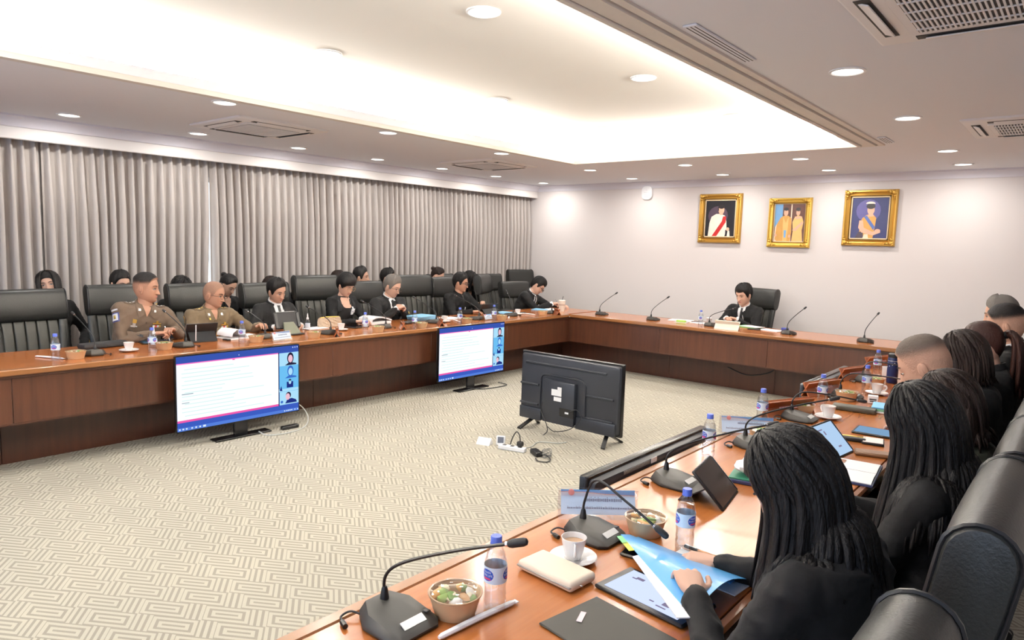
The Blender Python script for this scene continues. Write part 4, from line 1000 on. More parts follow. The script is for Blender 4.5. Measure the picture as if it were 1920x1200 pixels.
    A = p2+nd*.05*s*neck; hc = A-(Rh3 @ Vector((0, -.012, -.083)))*hs
    HM = Matrix.Translation(hc) @ Rh
    body = MB()
    nr_ = (.047 if fem else .057)*s
    tb = MB(); torso(tb, .82, 1.0); chain(tb, [p2-cu*.06, p2, A, A+(Rh3 @ Vector((0, -.008, .045)))], [nr_*1.35, nr_*1.12, nr_, nr_*1.0], 14)
    for nm, sg in (('L', -1), ('R', 1)):
        sh, el, wr = arm[nm]; chain(tb, [sh-cr*sg*.03, sh, el, wr], [x*s*kk for x in (.055, .055, .043, .026)], 10)
    bme = remesh(tb, .011 if fem else .013, 3); body.merge(bme); bpy.data.meshes.remove(bme)
    make_head(fem, sc, sk, body, HM)
    for k, (nm, sg) in enumerate((('L', -1), ('R', 1))):
        sh, el, wr = arm[nm]; y = (wr-el).normalized(); z = Vector((0, 0, 1)); 
        hy = Vector((y.x, y.y, y.z*.35)).normalized()
        z = (z-hy*z.dot(hy)).normalized(); x = hy.cross(z)
        Hm = Matrix((x, hy, z)).transposed().to_4x4(); Hm.translation = wr
        Hm = Hm @ RY(hroll[k]) @ Matrix.Diagonal((-sg*s*.98*(.92 if fem else 1), s*.98*(.94 if fem else 1), s*.98, 1))
        h = hand(pose[k])
        vs = [v.co for v in h.vertices]; fs = [tuple(p.vertices) for p in h.polygons]
        if sg > 0: fs = [tuple(reversed(f)) for f in fs]
        body.add(vs, fs, 0, Hm)
        arm[nm] = arm[nm]+(Hm,)
    bo = body.build('body', [sk, m_lip], root, angle=0)
    # eyes and brows
    down = pit > .38
    for sg in (-1, 1):
        e = MB(); y = float(headS(sg*.42, .001).y)-.0035
        E = HM @ Matrix.Diagonal((*sc, 1)) @ T(sg*.0325, y, .0005) @ RZ(-sg*.32) @ RY(sg*.06)
        e.ellipsoid((0, 0, 0), (.0145, .0062, .0022 if down else .0054), 12, 8, 0, E)
        e.ellipsoid((-sg*.0005, .0026, 0), (.0062, .0044, .002 if down else .0046), 10, 8, 1, E)
        e.tube([E @ Vector((x, .0058-.16*abs(x), (.0022 if down else .0052)-18*x*x)) for x in (-.014, -.007, 0, .007, .014)], .0019, 5, 1)
        e.build('eye', [m_eye, m_iris], root)
        if hcol != 'none':
            b = MB(); pts = []
            for t in (0, .25, .5, .75, 1):
                x = sg*(.014+.038*t); z = .0225+.006*math.sin(t*2.4)-.002*t; th_ = math.atan2(abs(x)/.0755, 1)*1.1
                pp = headS(math.copysign(math.asin(min(1, (abs(x)/.0755)**(1/.9))), x), z); pp.y += face_disp(pp, fem)+.001; pts.append(HM @ Vector((pp.x*sc[0], pp.y*sc[1], pp.z*sc[2])))
            b.tube(pts, [.003, .0046, .0045, .0034, .0016], 6, 0, flat=.7); b.build('eyebrow', hair_mat('black' if hcol in ('black', 'brown', 'auburn', 'stubble', 'fade', 'salt') else 'grey'), root)
    # hair
    hm = hair_mat(hcol); hb = MB()
    MEN = [(0, .074), (.5, .068), (.8, .055), (1.05, .030), (1.25, -.012), (1.42, -.022), (1.55, .012), (1.75, .022), (1.95, -.02), (2.3, -.062), (PI, -.078)]
    Gv = Rh3.inverted() @ Vector((0, 0, -1))
    HMi = HM.inverted()
    sph = [(HMi @ (p2-cu*.05), .105*s), (HMi @ (p2-cu*.115+cr*.10*s), .085*s), (HMi @ (p2-cu*.115-cr*.10*s), .085*s), (HMi @ (p2-cu*.18-cf*.0), .135*s), (HMi @ A, nr_*1.35), (Vector((0, 0, .0)), .088*hs), (Vector((0, .015, -.045)), .072*hs)]
    if hair == 'short':
        cap_hair(hb, lambda t: lerp_tab(MEN, fold(t)), lambda u, t: (.020*(1-u**2.2)+.010*(1-u)*max(0, math.cos(t))+.004)*(1.0 if u < .95 else .4), HM, sc, len(label))
    elif hair == 'swept':   # fuller with a fringe falling forward
        tab = [(0, .050), (.4, .054), (.7, .058), (1.0, .03)]+MEN[4:]
        cap_hair(hb, lambda t: lerp_tab(tab, fold(t)), lambda u, t: (.026*(1-u**3)+.006)*(1.0 if u < .95 else .5), HM, sc, len(label), .3)
    elif hair == 'receding':
        tab = [(0, .088), (.35, .086), (.6, .098), (.85, .07), (1.05, .035)]+MEN[4:]
        cap_hair(hb, lambda t: lerp_tab(tab, fold(t)), lambda u, t: .016*(1-u**2)+.003, HM, sc, len(label))
    elif hair in ('crew', 'undercut', 'buzz'):
        zl = lambda t: lerp_tab(MEN, fold(t))+.002
        fr = lambda t: 1-sstep(.6, 1.1, fold(t))
        if hair == 'buzz': fade_cap(root, 'hair', zl, lambda z, t: .0028, lambda z, t: .45, HM, sc, skin, hcol)
        elif hair == 'crew': fade_cap(root, 'hair', zl, lambda z, t: .0015+.0125*sstep(.045, .085, z+.02*fr(t)), lambda z, t: max(.22*sstep(-.06, .02, z), sstep(.03, .062, z), fr(t)), HM, sc, skin, hcol)
        else: fade_cap(root, 'hair', zl, lambda z, t: .0015+.011*sstep(.05, .09, z+.02*fr(t)), lambda z, t: max(.2*sstep(-.06, .02, z), .95*sstep(.035, .085, z), .8*fr(t)), HM, sc, skin, hcol)
    elif hair in ('pixie', 'bun', 'pony'):
        tab = [(0, .040 if hair == 'pixie' else .082), (.5, .036 if hair == 'pixie' else .075), (.8, .03 if hair == 'pixie' else .06), (1.05, .005 if hair == 'pixie' else .045), (1.25, -.015 if hair == 'pixie' else .032), (1.42, -.018 if hair == 'pixie' else .034), (1.55, .0 if hair == 'pixie' else .034), (1.75, .008 if hair == 'pixie' else .024), (1.95, -.025 if hair == 'pixie' else .0), (2.3, -.066 if hair == 'pixie' else -.05), (PI, -.085)]
        cap_hair(hb, lambda t: lerp_tab(tab, fold(t)), (lambda u, t: .030*(1-u**4)+.007) if hair == 'pixie' else (lambda u, t: .016*(1-u**3)+.004), HM, sc, len(label), .12)
        if hair == 'bun':
            c = headS(PI, .070, .02, sc)
            for k in range(9): hb.tube([c+Vector(((.024)*math.cos(a)*math.cos(k), .024*math.cos(a)*math.sin(k), .020*math.sin(a))) for a in [2*PI*i/12 for i in range(13)]], .012, 6, 0, HM)
            hb.ellipsoid(c, (.028, .028, .024), 12, 8, 0, HM)
        if hair == 'pony':
            c = headS(PI, .03, .022, sc); rnd = random.Random(4); band = MB(); band.lathe([(.018, -.012), (.022, 0), (.018, .012)], 12, M=HM @ T(*c) @ RX(PI/2)); band.build('hair_band', m_black, root)
            for k in range(26):
                a = rnd.uniform(0, 2*PI); q = rnd.uniform(.2, 1); st = c+Vector((math.cos(a)*.018*q, -.012, math.sin(a)*.018*q)); o = Vector((math.cos(a)*.09*q, math.sin(a)*.05*q, 0))
                p = [st, st+Vector((0, -.022, .0))+o*.3]; d = (Vector((0, -.6, 0))+Gv*.6).normalized(); run = 0; LL = hairlen*rnd.uniform(.8, 1.05)
                while run < LL:
                    d = (d*.6+Gv*.4).normalized(); x = p[-1]+d*.03+o*.04
                    for cc, r in sph:
                        e = x-cc
                        if e.length < r: x = cc+e.normalized()*r
                    p.append(x); run += .03
                hb.tube(p, [.013*(1-.6*max(0, (i/len(p)-.6)/.4)) for i in range(len(p))], 6, 0, HM)
    elif hair in ('bob', 'long'):
        t0 = hop if hop is not None else .9
        tab = [(0, .066), (.35, .062), (t0-.15, .05), (t0, .0), (t0+.25, -.05), (1.7, -.07), (2.4, -.09), (PI, -.10)]
        cap_hair(hb, lambda t: lerp_tab(tab, fold(t)), lambda u, t: .017*(1-.35*u), HM, sc, len(label), .06)
        locks(hb, HM, sc, Gv, fine or 60, hairlen, sph, t0, len(label), rad=.0108 if fine else .0135, layers=3 if fine else 2, wob=.02 if fine else .012, flare=.07 if fine else .03)
        if fine:    # smooth under-layer so that no gap opens between the strands
            locks(hb, HM, sc, Gv, 34, hairlen*.93, [(c, r-.006) for c, r in sph], t0+.06, 5, rad=.021, off=.012, layers=1, wob=.0, flare=.06)
    if hb.v: hb.build('hair', hm, root, angle=0)
    if glasses:
        gb = MB(); gl = MB(); mgl = mat('frame_'+glasses, {'thin': (.12, .08, .06), 'black': (.012, .012, .012), 'gold': (.6, .4, .2)}[glasses], .3, .5 if glasses != 'black' else 0)
        yy = .0965; rr = .0017 if glasses != 'black' else .0027
        for sg in (-1, 1):
            gb.tube([HM @ Vector((hs*(sg*.033+.0235*math.copysign(abs(math.cos(a))**.7, math.cos(a))), hs*(yy-.004*abs(math.cos(a))), hs*(-.003+.0165*math.copysign(abs(math.sin(a))**.75, math.sin(a))))) for a in [2*PI*k/20 for k in range(21)]], rr*hs, 6)
            gb.tube([HM @ (Vector((sg*x, y, z))*hs) for x, y, z in ((.0565, yy-.004, .004), (.07, yy-.02, .005), (.0785, .05, .005), (.081, .0, .006), (.081, -.02, -.002))], rr*hs, 6)
        gb.tube([HM @ (Vector((x, yy+.002-abs(x)*.2, .002))*hs) for x in (-.0105, 0, .0105)], rr*hs, 6)
        gb.build('glasses', mgl, root)
    # outfit detail
    def collar(name, m, r0, hgt, open_, th=.004, flare=1.15, lift=0, drop=0):
        rings = []
        n = 26
        for i in range(n+1):
            a = PI/2+open_+(2*PI-2*open_)*i/n; ca, sa = math.cos(a), math.sin(a); row = []
            for rr, zz in ((r0*flare, -.012-drop*max(0, sa)), (r0, hgt-drop*.3*max(0, sa)), (r0-th, hgt-drop*.3*max(0, sa)), (r0-th, -.012-drop*max(0, sa))):
                row.append(p2+cr*(rr*ca*s*1.02)+cf*(rr*sa*s+.004)+cu*((zz+lift-.018*sa)*s))
            rings.append(row)
        MB().loft(rings).build(name, m, root)
    if outfit == 'suit':
        strip('shirt_front', [(-.066, .012), (-.045, -.10), (-.002, -.30)], [(.066, .012), (.045, -.10), (.002, -.30)], m_shirt, .004, nr=16, nc=8)
        strip('tie', [(-.016, -.005), (-.013, -.03), (-.026, -.2), (-.028, -.29)], [(.016, -.005), (.013, -.03), (.026, -.2), (.028, -.29)], m_tie, .009, nr=14, nc=4)
        for sg in (-1, 1):
            a = [(.060, .03), (.048, -.09), (.026, -.19), (-.002, -.31)]; b = [(.088, .03), (.100, -.06), (.098, -.125), (.082, -.13), (.05, -.22), (.012, -.31)]
            if sg > 0: strip('lapel', [(x, z) for x, z in a], [(x, z) for x, z in b], gm, .0095, nr=18, nc=4)
            else: strip('lapel', [(-x, z) for x, z in b], [(-x, z) for x, z in a], gm, .0095, nr=18, nc=4)
        collar('shirt_collar', m_shirt, .066, .036, .33, drop=.012); collar('jacket_collar', gm, .079, .022, .62, th=.008, flare=1.12)
        for nm in ('L', 'R'):
            sh, el, wr = arm[nm][:3]; wv = (wr-el).normalized(); MB().tube([wr-wv*.03, wr-wv*.005, wr+wv*.012], [.036*s, .035*s, .034*s], 14).build('shirt_cuff', m_shirt, root)
    elif outfit == 'police':
        collar('shirt_collar', gm, .07, .026, .5, th=.005, flare=1.3, drop=.02)
        strip('neck_opening', [(-.04, .02), (-.002, -.07)], [(.04, .02), (.002, -.07)], sk, .003, nr=8, nc=4)
        for sg in (-1, 1):
            cl = [(.038, .02), (.03, -.02), (.022, -.05)]; cr_ = [(.085, .01), (.085, -.03), (.062, -.085)]
            strip('collar_flap', [(sg*x, z) for x, z in (cl if sg > 0 else cr_)], [(sg*x, z) for x, z in (cr_ if sg > 0 else cl)], gm, .009, nr=8, nc=4)
            rect('pocket', sg*.095, -.215, .10, .10, gm, .003); rect('pocket_flap', sg*.095, -.172, .108, .035, gm, .006)
            rect('collar_badge', sg*.062, -.022, .018, .018, m_silver, .013)
            rect('epaulette', sg*.118, -.01, .095, .046, gm, .006, O=p2, ex=cr, ez=cf, dn=-cu)
            for k in range(3): rect('rank_star', sg*(.088+.026*k), -.01, .013, .013, m_silver if hair == 'crew' else m_gold_b, .010, O=p2, ex=cr, ez=cf, dn=-cu)
        rect('placket', 0, -.22, .032, .30, gm, .003)
        for k in range(4): rect('button', 0, -.12-.075*k, .010, .010, mat('brown_button', (.05, .03, .02), .3), .007)
        # wings, ribbons, tags
        strip('wings_badge', [(-.125, -.118), (-.125, -.128)], [(-.055, -.118), (-.055, -.128)], m_gold_b, .007, nr=2, nc=8); rect('wings_badge', -.09, -.112, .018, .028, m_gold_b, .008)
        for k, c in enumerate(((.8, .75, .6), (.7, .1, .1), (.85, .85, .9), (.75, .5, .1))): rect('ribbon', -.066-.018*k, -.146, .017, .016, mat('ribbon%d' % k, c, .6), .007)
        rect('badge', .09, -.118, .028, .03, m_gold_b, .007); rect('badge', .09, -.146, .022, .022, m_silver, .007); rect('badge', .09, -.163, .05, .012, m_silver, .008)
        rect('name_tag', .09, -.186, .06, .016, m_blackp, .009)
        if hair == 'crew':
            sh, el, wr = arm['R'][:3]; ax = (el-sh).normalized(); o2 = (cr*.8+cf*.6).normalized()
            for (k, w, h, m, off) in ((.0, .066, .078, mat('patch_navy', (.05, .07, .25), .6), .004), (.0, .05, .06, mat('patch_white', (.7, .7, .72), .6), .006), (.0, .02, .03, m_gold_b, .008)):
                q = (o2-ax*o2.dot(ax)).normalized(); rect('shoulder_patch', 0, 0, w, h, m, off, O=sh+ax*.085, ex=(ax.cross(q)), ez=-ax, dn=-q)
            rect('shoulder_patch', 0, .062, .06, .014, mat('patch_white', (.7, .7, .72), .6), .005, O=sh+ax*.085, ex=(ax.cross(q)), ez=-ax, dn=-q)
        else:
            rect('badge', -.085, -.235, .036, .036, m_shirt, .008); rect('badge', -.085, -.235, .018, .018, mat('badge_blue', (.1, .25, .6), .5), .010)
            rect('badge', .06, -.06, .012, .02, m_gold_b, .014)
            sh = arm['R'][0]; rect('shoulder_cord', .0, -.03, .03, .06, mat('tan_cord', (.6, .36, .12), .6), .006, O=sh, ex=cf, ez=cu, dn=-cr)
    elif outfit == 'dress':
        strip('neckline_skin', [(-.072, .02), (-.070, -.05), (-.055, -.085), (-.03, -.098)], [(.072, .02), (.070, -.05), (.055, -.085), (.03, -.098)], sk, .003, nr=12, nc=8)
        for sg in (-1, 1):
            a, b = [(.07, .02), (.075, -.09), (.10, -.34)], [(.10, .01), (.125, -.1), (.15, -.34)]
            strip('jacket_front', [(sg*x, z) for x, z in (a if sg > 0 else b)], [(sg*x, z) for x, z in (b if sg > 0 else a)], m_suit2, .006, nr=14, nc=4)
    elif outfit == 'shirt':
        collar('shirt_collar', gm, .068, .034, .3, drop=.014)
        strip('tie', [(-.014, .0), (-.012, -.03), (-.026, -.2), (-.028, -.33)], [(.014, .0), (.012, -.03), (.026, -.2), (.028, -.33)], m_tie, .007, nr=14, nc=4)
    elif outfit == 'jacket':
        collar('jacket_collar', gm, .072, .02, .7, th=.007, flare=1.15)
        strip('neckline_skin', [(-.05, .02), (-.03, -.05), (-.002, -.10)], [(.05, .02), (.03, -.05), (.002, -.10)], sk, .003, nr=8, nc=6)
    if extra: extra(dict(root=root, strip=strip, rect=rect, arm=arm, HM=HM, p2=p2, cr=cr, cf=cf, cu=cu, s=s, Wm=Wm, hs=hs))
    return dict(root=root, arm=arm, HM=HM, Wm=Wm)
# ------------------------------------------------------------------ the people in the room
EAST, WEST, SOUTH = -PI/2, PI/2, PI
def pen(pr, hand_, label, m, tilt=.6, ln=.14):
    Hm = pr['Wm'] @ pr['arm'][hand_][3]
    o = Hm @ Vector((.026, .098, -.034))
    d = Vector((.35*(1 if hand_ == 'L' else 1), -.3, 1)).normalized(); d = (Hm.to_3x3() @ d).normalized(); d.z = abs(d.z)
    r = thing('pen', label, 'pen', o-d*.045)
    MB().tube([d*0, d*.012, d*ln*.9, d*ln], [.0012, .004, .0042, .003], 8).build('barrel', m, r)
    MB().tube([d*ln*.55+Vector((.004, 0, 0)), d*ln*.97+Vector((.004, 0, 0))], .0012, 5).build('clip', m_chrome, r)
ZH = ZT+.035      # wrist height for a hand resting on the table
o1 = person('uniformed officer with crew cut, head turned away along the table, holding a pen', (-6.66, 2.60), EAST, hd=(-6.45, 2.66, 1.192), s=1.04, broad=1.08, lean=.22, side=-.14, twist=-.1, head=(.80, .02, 0), L=(-6.22, 2.78, ZH+.06), R=(-6.22, 2.62, ZH+.04), pose=('grip', 'pen'), outfit='police', skin='tan', hair='crew', hsc=1.06, seat=.47)
pen(o1, 'R', 'white pen in the hand of the officer with the crew cut', m_white)
person('uniformed officer with shaved grey head and glasses, reading', (-6.66, 3.28), EAST, hd=(-6.45, 3.281, 1.112), s=1.0, broad=1.1, lean=.24, head=(.62, .16, 0), L=(-6.18, 3.60, ZH+.05), R=(-6.2, 3.22, ZH+.02), pose=('rest', 'rest'), outfit='police', cloth=m_khaki2, skin='tan', hair='buzz', hcol='salt', glasses='thin', hsc=1.05, seat=.44)
person('man in black suit and tie behind a tablet stand, head tilted', (-6.66, 3.93), EAST, hd=(-6.5, 3.978, 1.122), s=1.0, lean=.18, head=(.22, .32, .16), L=(-6.26, 4.10, ZH), R=(-6.26, 3.80, ZH), outfit='suit', skin='mid', hair='short', hsc=1.04, seat=.455, extra=lambda q: q['rect']('lapel_pin', -.085, -.12, .012, .012, m_silver, .013))
w4 = person('short-haired woman in black with a name card, writing', (-6.62, 4.82), EAST, hd=(-6.45, 4.817, 1.159), s=1.0, fem=True, lean=.2, head=(.12, .42, 0), L=(-6.2, 4.92, ZH), R=(-6.16, 4.74, ZH+.01), pose=('rest', 'pen'), outfit='dress', skin='fair', hair='pixie', glasses='gold', hsc=1.05, seat=.48,
    extra=lambda q: (q['rect']('name_card', -.07, -.145, .058, .062, m_paper, .012), q['rect']('name_card_print', -.07, -.137, .044, .012, mat('card_print', (.4, .42, .5), .6), .0145), q['rect']('card_clip', -.062, -.10, .014, .022, m_paper, .012)))
pen(w4, 'R', 'slim blue pen held by the short-haired woman', mat('pale_blue_pen', (.45, .55, .8), .3))
person('grey-haired man in suit and glasses with hands together above the table', (-6.64, 5.52), EAST, hd=(-6.5, 5.538, 1.124), s=1.02, broad=1.12, lean=.2, head=(.30, .34, 0), L=(-6.30, 5.52, ZH+.12), R=(-6.28, 5.42, ZH+.11), pose=('grip', 'grip'), outfit='suit', skin='fair', hair='short', hcol='grey', glasses='thin', hsc=1.06, seat=.45, extra=lambda q: q['rect']('lapel_pin', -.09, -.10, .016, .016, m_gold_b, .013))
person('man with black-rimmed glasses in black shirt and black tie', (-6.60, 6.72), EAST, hd=(-6.62, 6.85, 1.131), s=1.02, broad=1.05, lean=.2, head=(.46, .12, 0), L=(-6.25, 7.05, ZH), R=(-6.27, 6.72, ZH), outfit='shirt', skin='tan', hair='short', glasses='black', hsc=1.05, seat=.45, extra=lambda q: (q['rect']('access_card', -.05, -.30, .04, .06, m_paper, .01, tilt=-.3), q['strip']('lanyard', [(-.05, -.16), (-.068, -.28)], [(-.04, -.16), (-.06, -.28)], m_white, .009)))
w7 = person('man in black suit with glasses bent low over his writing', (-6.58, 8.30), EAST, hd=(-6.46, 8.375, 1.055), s=1.0, lean=.40, side=-.20, twist=.1, head=(.30, .62, -.30), L=(-6.14, 8.56, ZH), R=(-6.16, 8.34, ZH+.04), pose=('rest', 'pen'), outfit='suit', skin='fair', hair='swept', glasses='black', hsc=1.06, seat=.46, extra=lambda q: q['rect']('lapel_pin', -.085, -.10, .02, .02, m_gold_b, .013))
pen(w7, 'R', 'dark pen of the man bent over writing', m_blackp)
person('chairman in black suit with hands clasped, seated below the portraits', (-3.50, 9.08), SOUTH, hd=(-3.493, 8.95, 1.103), s=1.0, broad=1.08, lean=.30, twist=-.1, head=(-.28, .22, 0), L=(-3.47, 8.72, ZH+.03), R=(-3.60, 8.70, ZH+.03), pose=('grip', 'grip'), outfit='suit', skin='fair', hair='swept', hsc=1.12, seat=.44, extra=lambda q: q['rect']('lapel_pin', -.085, -.10, .018, .018, m_gold_b, .013))
# second row by the curtain
g4 = 'second-row attendants by the curtain'
def back(label, hd, **kw):
    who = kw.pop('who'); kw.pop('x', 0)
    d = dict(lean=.05, head=(0, .1, 0), outfit='jacket', skin='fair', hair='short', vox=.016, seat=.48, broad=.92)
    d.update(kw)
    pr = person(label, (0, 0), EAST, hd=hd, group=g4, **d)
    banquet(pr['root'].location.y, 'cream chair under ' + who, pr['root'].location.x-.03)
back('woman with dark swept hair looking up behind the empty first chair', (-7.38, 2.18, 1.178), who='the woman behind the empty first chair', fem=True, head=(-.45, -.1, .2), hair='bob', hairlen=.16, hop=.75, s=1.0, seat=.45)
back('dark-haired man whose forehead shows above the crew-cut officer chair', (-7.38, 2.796, 1.172), who='the man behind the crew-cut officer', head=(.2, .12, 0), hair='short', s=.99, seat=.46)
back('woman with bowed black hair behind the second officer chair', (-7.35, 3.375, 1.114), who='the woman with bowed black hair', fem=True, head=(.2, .6, 0), hair='bob', hairlen=.14, lean=.15, s=.99, seat=.46)
back('woman with a black bun looking down in a black cardigan', (-7.3, 3.873, 1.132), who='the woman with the bun', fem=True, head=(.35, .5, 0), hair='bun', lean=.16, s=1.0, seat=.48, x=-7.38, cloth=m_suit2)
back('brown-haired attendant hidden behind the suited man with the tablet', (-7.35, 4.422, 1.09), who='the brown-haired attendant', fem=True, head=(.1, .5, 0), hair='bob', hcol='brown', hairlen=.12, lean=.12, s=.98, seat=.46)
back('person in black with long hair leaning behind the tall chair', (-7.25, 4.814, 1.033), who='the leaning person in black', fem=True, head=(.3, .9, -.2), hair='long', hairlen=.2, lean=.5, side=-.25, s=.98, seat=.46, x=-7.45)
back('attendant whose brown crown shows above the short-haired woman', (-7.38, 5.387, 1.142), who='the attendant with brown crown', head=(.1, .2, 0), hair='short', hcol='brown', s=1.0, seat=.47)
back('young man with black hair gazing along the room', (-7.38, 5.758, 1.19), who='the young man gazing along the room', head=(.65, -.05, .05), hair='short', s=1.02, seat=.49, skin='mid')
back('man with glasses partly hidden by the grey-haired man', (-7.38, 6.21, 1.167), who='the man with glasses', head=(.55, .05, 0), hair='short', glasses='black', s=1.02, seat=.49, skin='mid')
back('brown-haired woman looking down behind the empty ribbed chair', (-7.38, 7.148, 1.181), who='the brown-haired woman', fem=True, head=(.5, .35, 0), hair='bun', hcol='brown', s=1.03, seat=.51)
person('black-haired woman with glasses in black jacket beside the man in the black shirt', (-7.26, 7.44), EAST, hd=(-7.15, 7.579, 1.131), group=g4, fem=True, lean=.16, head=(.3, .45, 0), hair='bob', hairlen=.14, hop=.8, outfit='jacket', skin='fair', glasses='thin', s=1.0, seat=.52, L=(-6.86, 7.56, .82), R=(-6.9, 7.36, .8), vox=.016, legs=True)
# near table, seen from behind
g5 = 'people along the near table'
person('nearest woman with shoulder-length black hair bent over a blue folder', (-.40, 1.60), WEST, hd=(-0.487, 1.62, 1.145), s=1.0, fem=True, broad=1.12, lean=.12, side=-.02, twist=-.1, head=(.38, .62, .10), L=(-.70, 1.60, ZH+.04), R=(-.76, 1.88, ZH), outfit='jacket', skin='fair', hair='bob', hairlen=.25, hop=.85, fine=130, hsc=1.0, seat=.49, vox=.010)
person('woman with very long straight black hair, looking down beside the open notebook', (-.36, 2.36), WEST, hd=(-.357, 2.4, 1.164), s=1.0, fem=True, lean=.02, head=(.1, .45, 0), L=(-.60, 2.42, ZH+.03), R=(-.63, 2.60, ZH+.03), outfit='jacket', skin='fair', hair='long', hairlen=.36, hop=.75, fine=130, hsc=1.0, seat=.50, vox=.011, cloth=m_black)
person('dark-haired person in a dark green jacket behind the long-haired woman', (-.36, 3.02), WEST, hd=(-.372, 3.05, 1.12), s=1.0, fem=True, lean=.0, head=(.1, .5, 0), L=(-.55, 2.86, .64), R=(-.55, 3.02, .64), outfit='jacket', skin='fair', hair='bob', hcol='brown', hairlen=.15, hop=.8, fine=70, seat=.50, cloth=m_green)
person('man with greying hair and shaved sides, head bowed, dark green jacket', (-.38, 3.60), WEST, hd=(-0.532, 3.5, 1.191), s=1.02, lean=.12, head=(-.05, .42, 0), L=(-.585, 3.42, .66), R=(-.585, 3.6, .66), outfit='jacket', skin='mid', hair='undercut', hcol='salt', hsc=1.1, seat=.51, cloth=m_green)
person('woman with brown-black bobbed hair, near table', (-.36, 4.25), WEST, hd=(-0.466, 4.15, 1.173), s=1.0, fem=True, lean=.05, head=(.0, .4, 0), L=(-.68, 4.05, ZH), R=(-.68, 4.3, ZH), outfit='jacket', skin='fair', hair='bob', hcol='brown', hairlen=.14, hop=.9, fine=70, hsc=1.04, seat=.50, cloth=m_suit2)
person('woman with a reddish-brown ponytail, near table', (-.36, 4.92), WEST, hd=(-0.443, 4.75, 1.185), s=1.0, fem=True, lean=.02, head=(-.05, .35, 0), L=(-.68, 4.65, ZH), R=(-.68, 4.9, ZH), outfit='jacket', skin='fair', hair='pony', hcol='auburn', hairlen=.34, hsc=1.04, seat=.51, cloth=m_suit2)
person('man in black suit with short hair and white collar, near table far end', (-.34, 5.55), WEST, hd=(-0.392, 5.35, 1.257), s=1.04, lean=.0, head=(-.05, .2, 0), L=(-.68, 5.25, ZH), R=(-.68, 5.5, ZH), outfit='suit', skin='mid', hair='crew', hcol='black', hsc=1.06, seat=.51)
person('grey-haired man whose crown shows behind the suited man, near table', (-.40, 6.20), WEST, hd=(-0.485, 6.1, 1.272), s=1.05, lean=.1, head=(.1, .15, 0), L=(-.68, 6.0, ZH), R=(-.68, 6.25, ZH), outfit='suit', skin='mid', hair='short', hcol='grey', seat=.52)
# ------------------------------------------------------------------ things on the tables
def txt(body, size, M=None, ext=0.0):
    cu_ = bpy.data.curves.new('t', 'FONT'); cu_.body = body; cu_.size = size; cu_.align_x = 'CENTER'; cu_.align_y = 'CENTER'; cu_.resolution_u = 2; cu_.extrude = ext
    o = bpy.data.objects.new('t', cu_); TS.collection.objects.link(o); TS.view_layers[0].update()
    me = bpy.data.meshes.new_from_object(o.evaluated_get(TS.view_layers[0].depsgraph)); bpy.data.objects.remove(o)
    v = [x.co.copy() for x in me.vertices]; f = [tuple(p.vertices) for p in me.polygons]; bpy.data.meshes.remove(me)
    return v, f
m_clear = clear_mat('clear_plastic'); m_bluecap = mat('blue_cap', (.10, .16, .62), .35)
m_kraft = mat('kraft_paper', (.62, .40, .22), .6, var=.06); m_china = mat('white_china', (.86, .84, .82), .18, coat=.4)
m_micb = mat('mic_base_grey', (.045, .043, .038), .45); m_plate = mat('mic_plate', (.55, .54, .52), .3, .3)
PROTO = {}
def place(key, make, name, label, cat, x, y, rz=0, z=None, group=None, s=1):
    if key not in PROTO: r = make(); PROTO[key] = r
    else: r = copy_tree(PROTO[key])
    r.name = name; r.location = (x, y, ZT+.001 if z is None else z); r.rotation_euler = (0, 0, rz); r.scale = (s, s, s)
    if group is None and 'group' in r: del r['group']
    tag(r, label, cat, group)
    return r
def wrap_disc(d, rx, rz_, zc, R_, a0, mi, n=14):
    V = []; F = []
    for i in range(n+1):
        x = -rx+2*rx*i/n; h = rz_*math.sqrt(max(0, 1-(x/rx)**2))+1e-5; V += wrap([(x, zc-h), (x, zc+h)], R_, a0)
        if i: F.append((2*i-2, 2*i, 2*i+1, 2*i-1))
    d.add(V, F, mi, smooth=False)
def wrap(v, R_, ang0): return [(R_*math.cos(ang0+p[0]/R_), R_*math.sin(ang0+p[0]/R_), p[1]) for p in v]
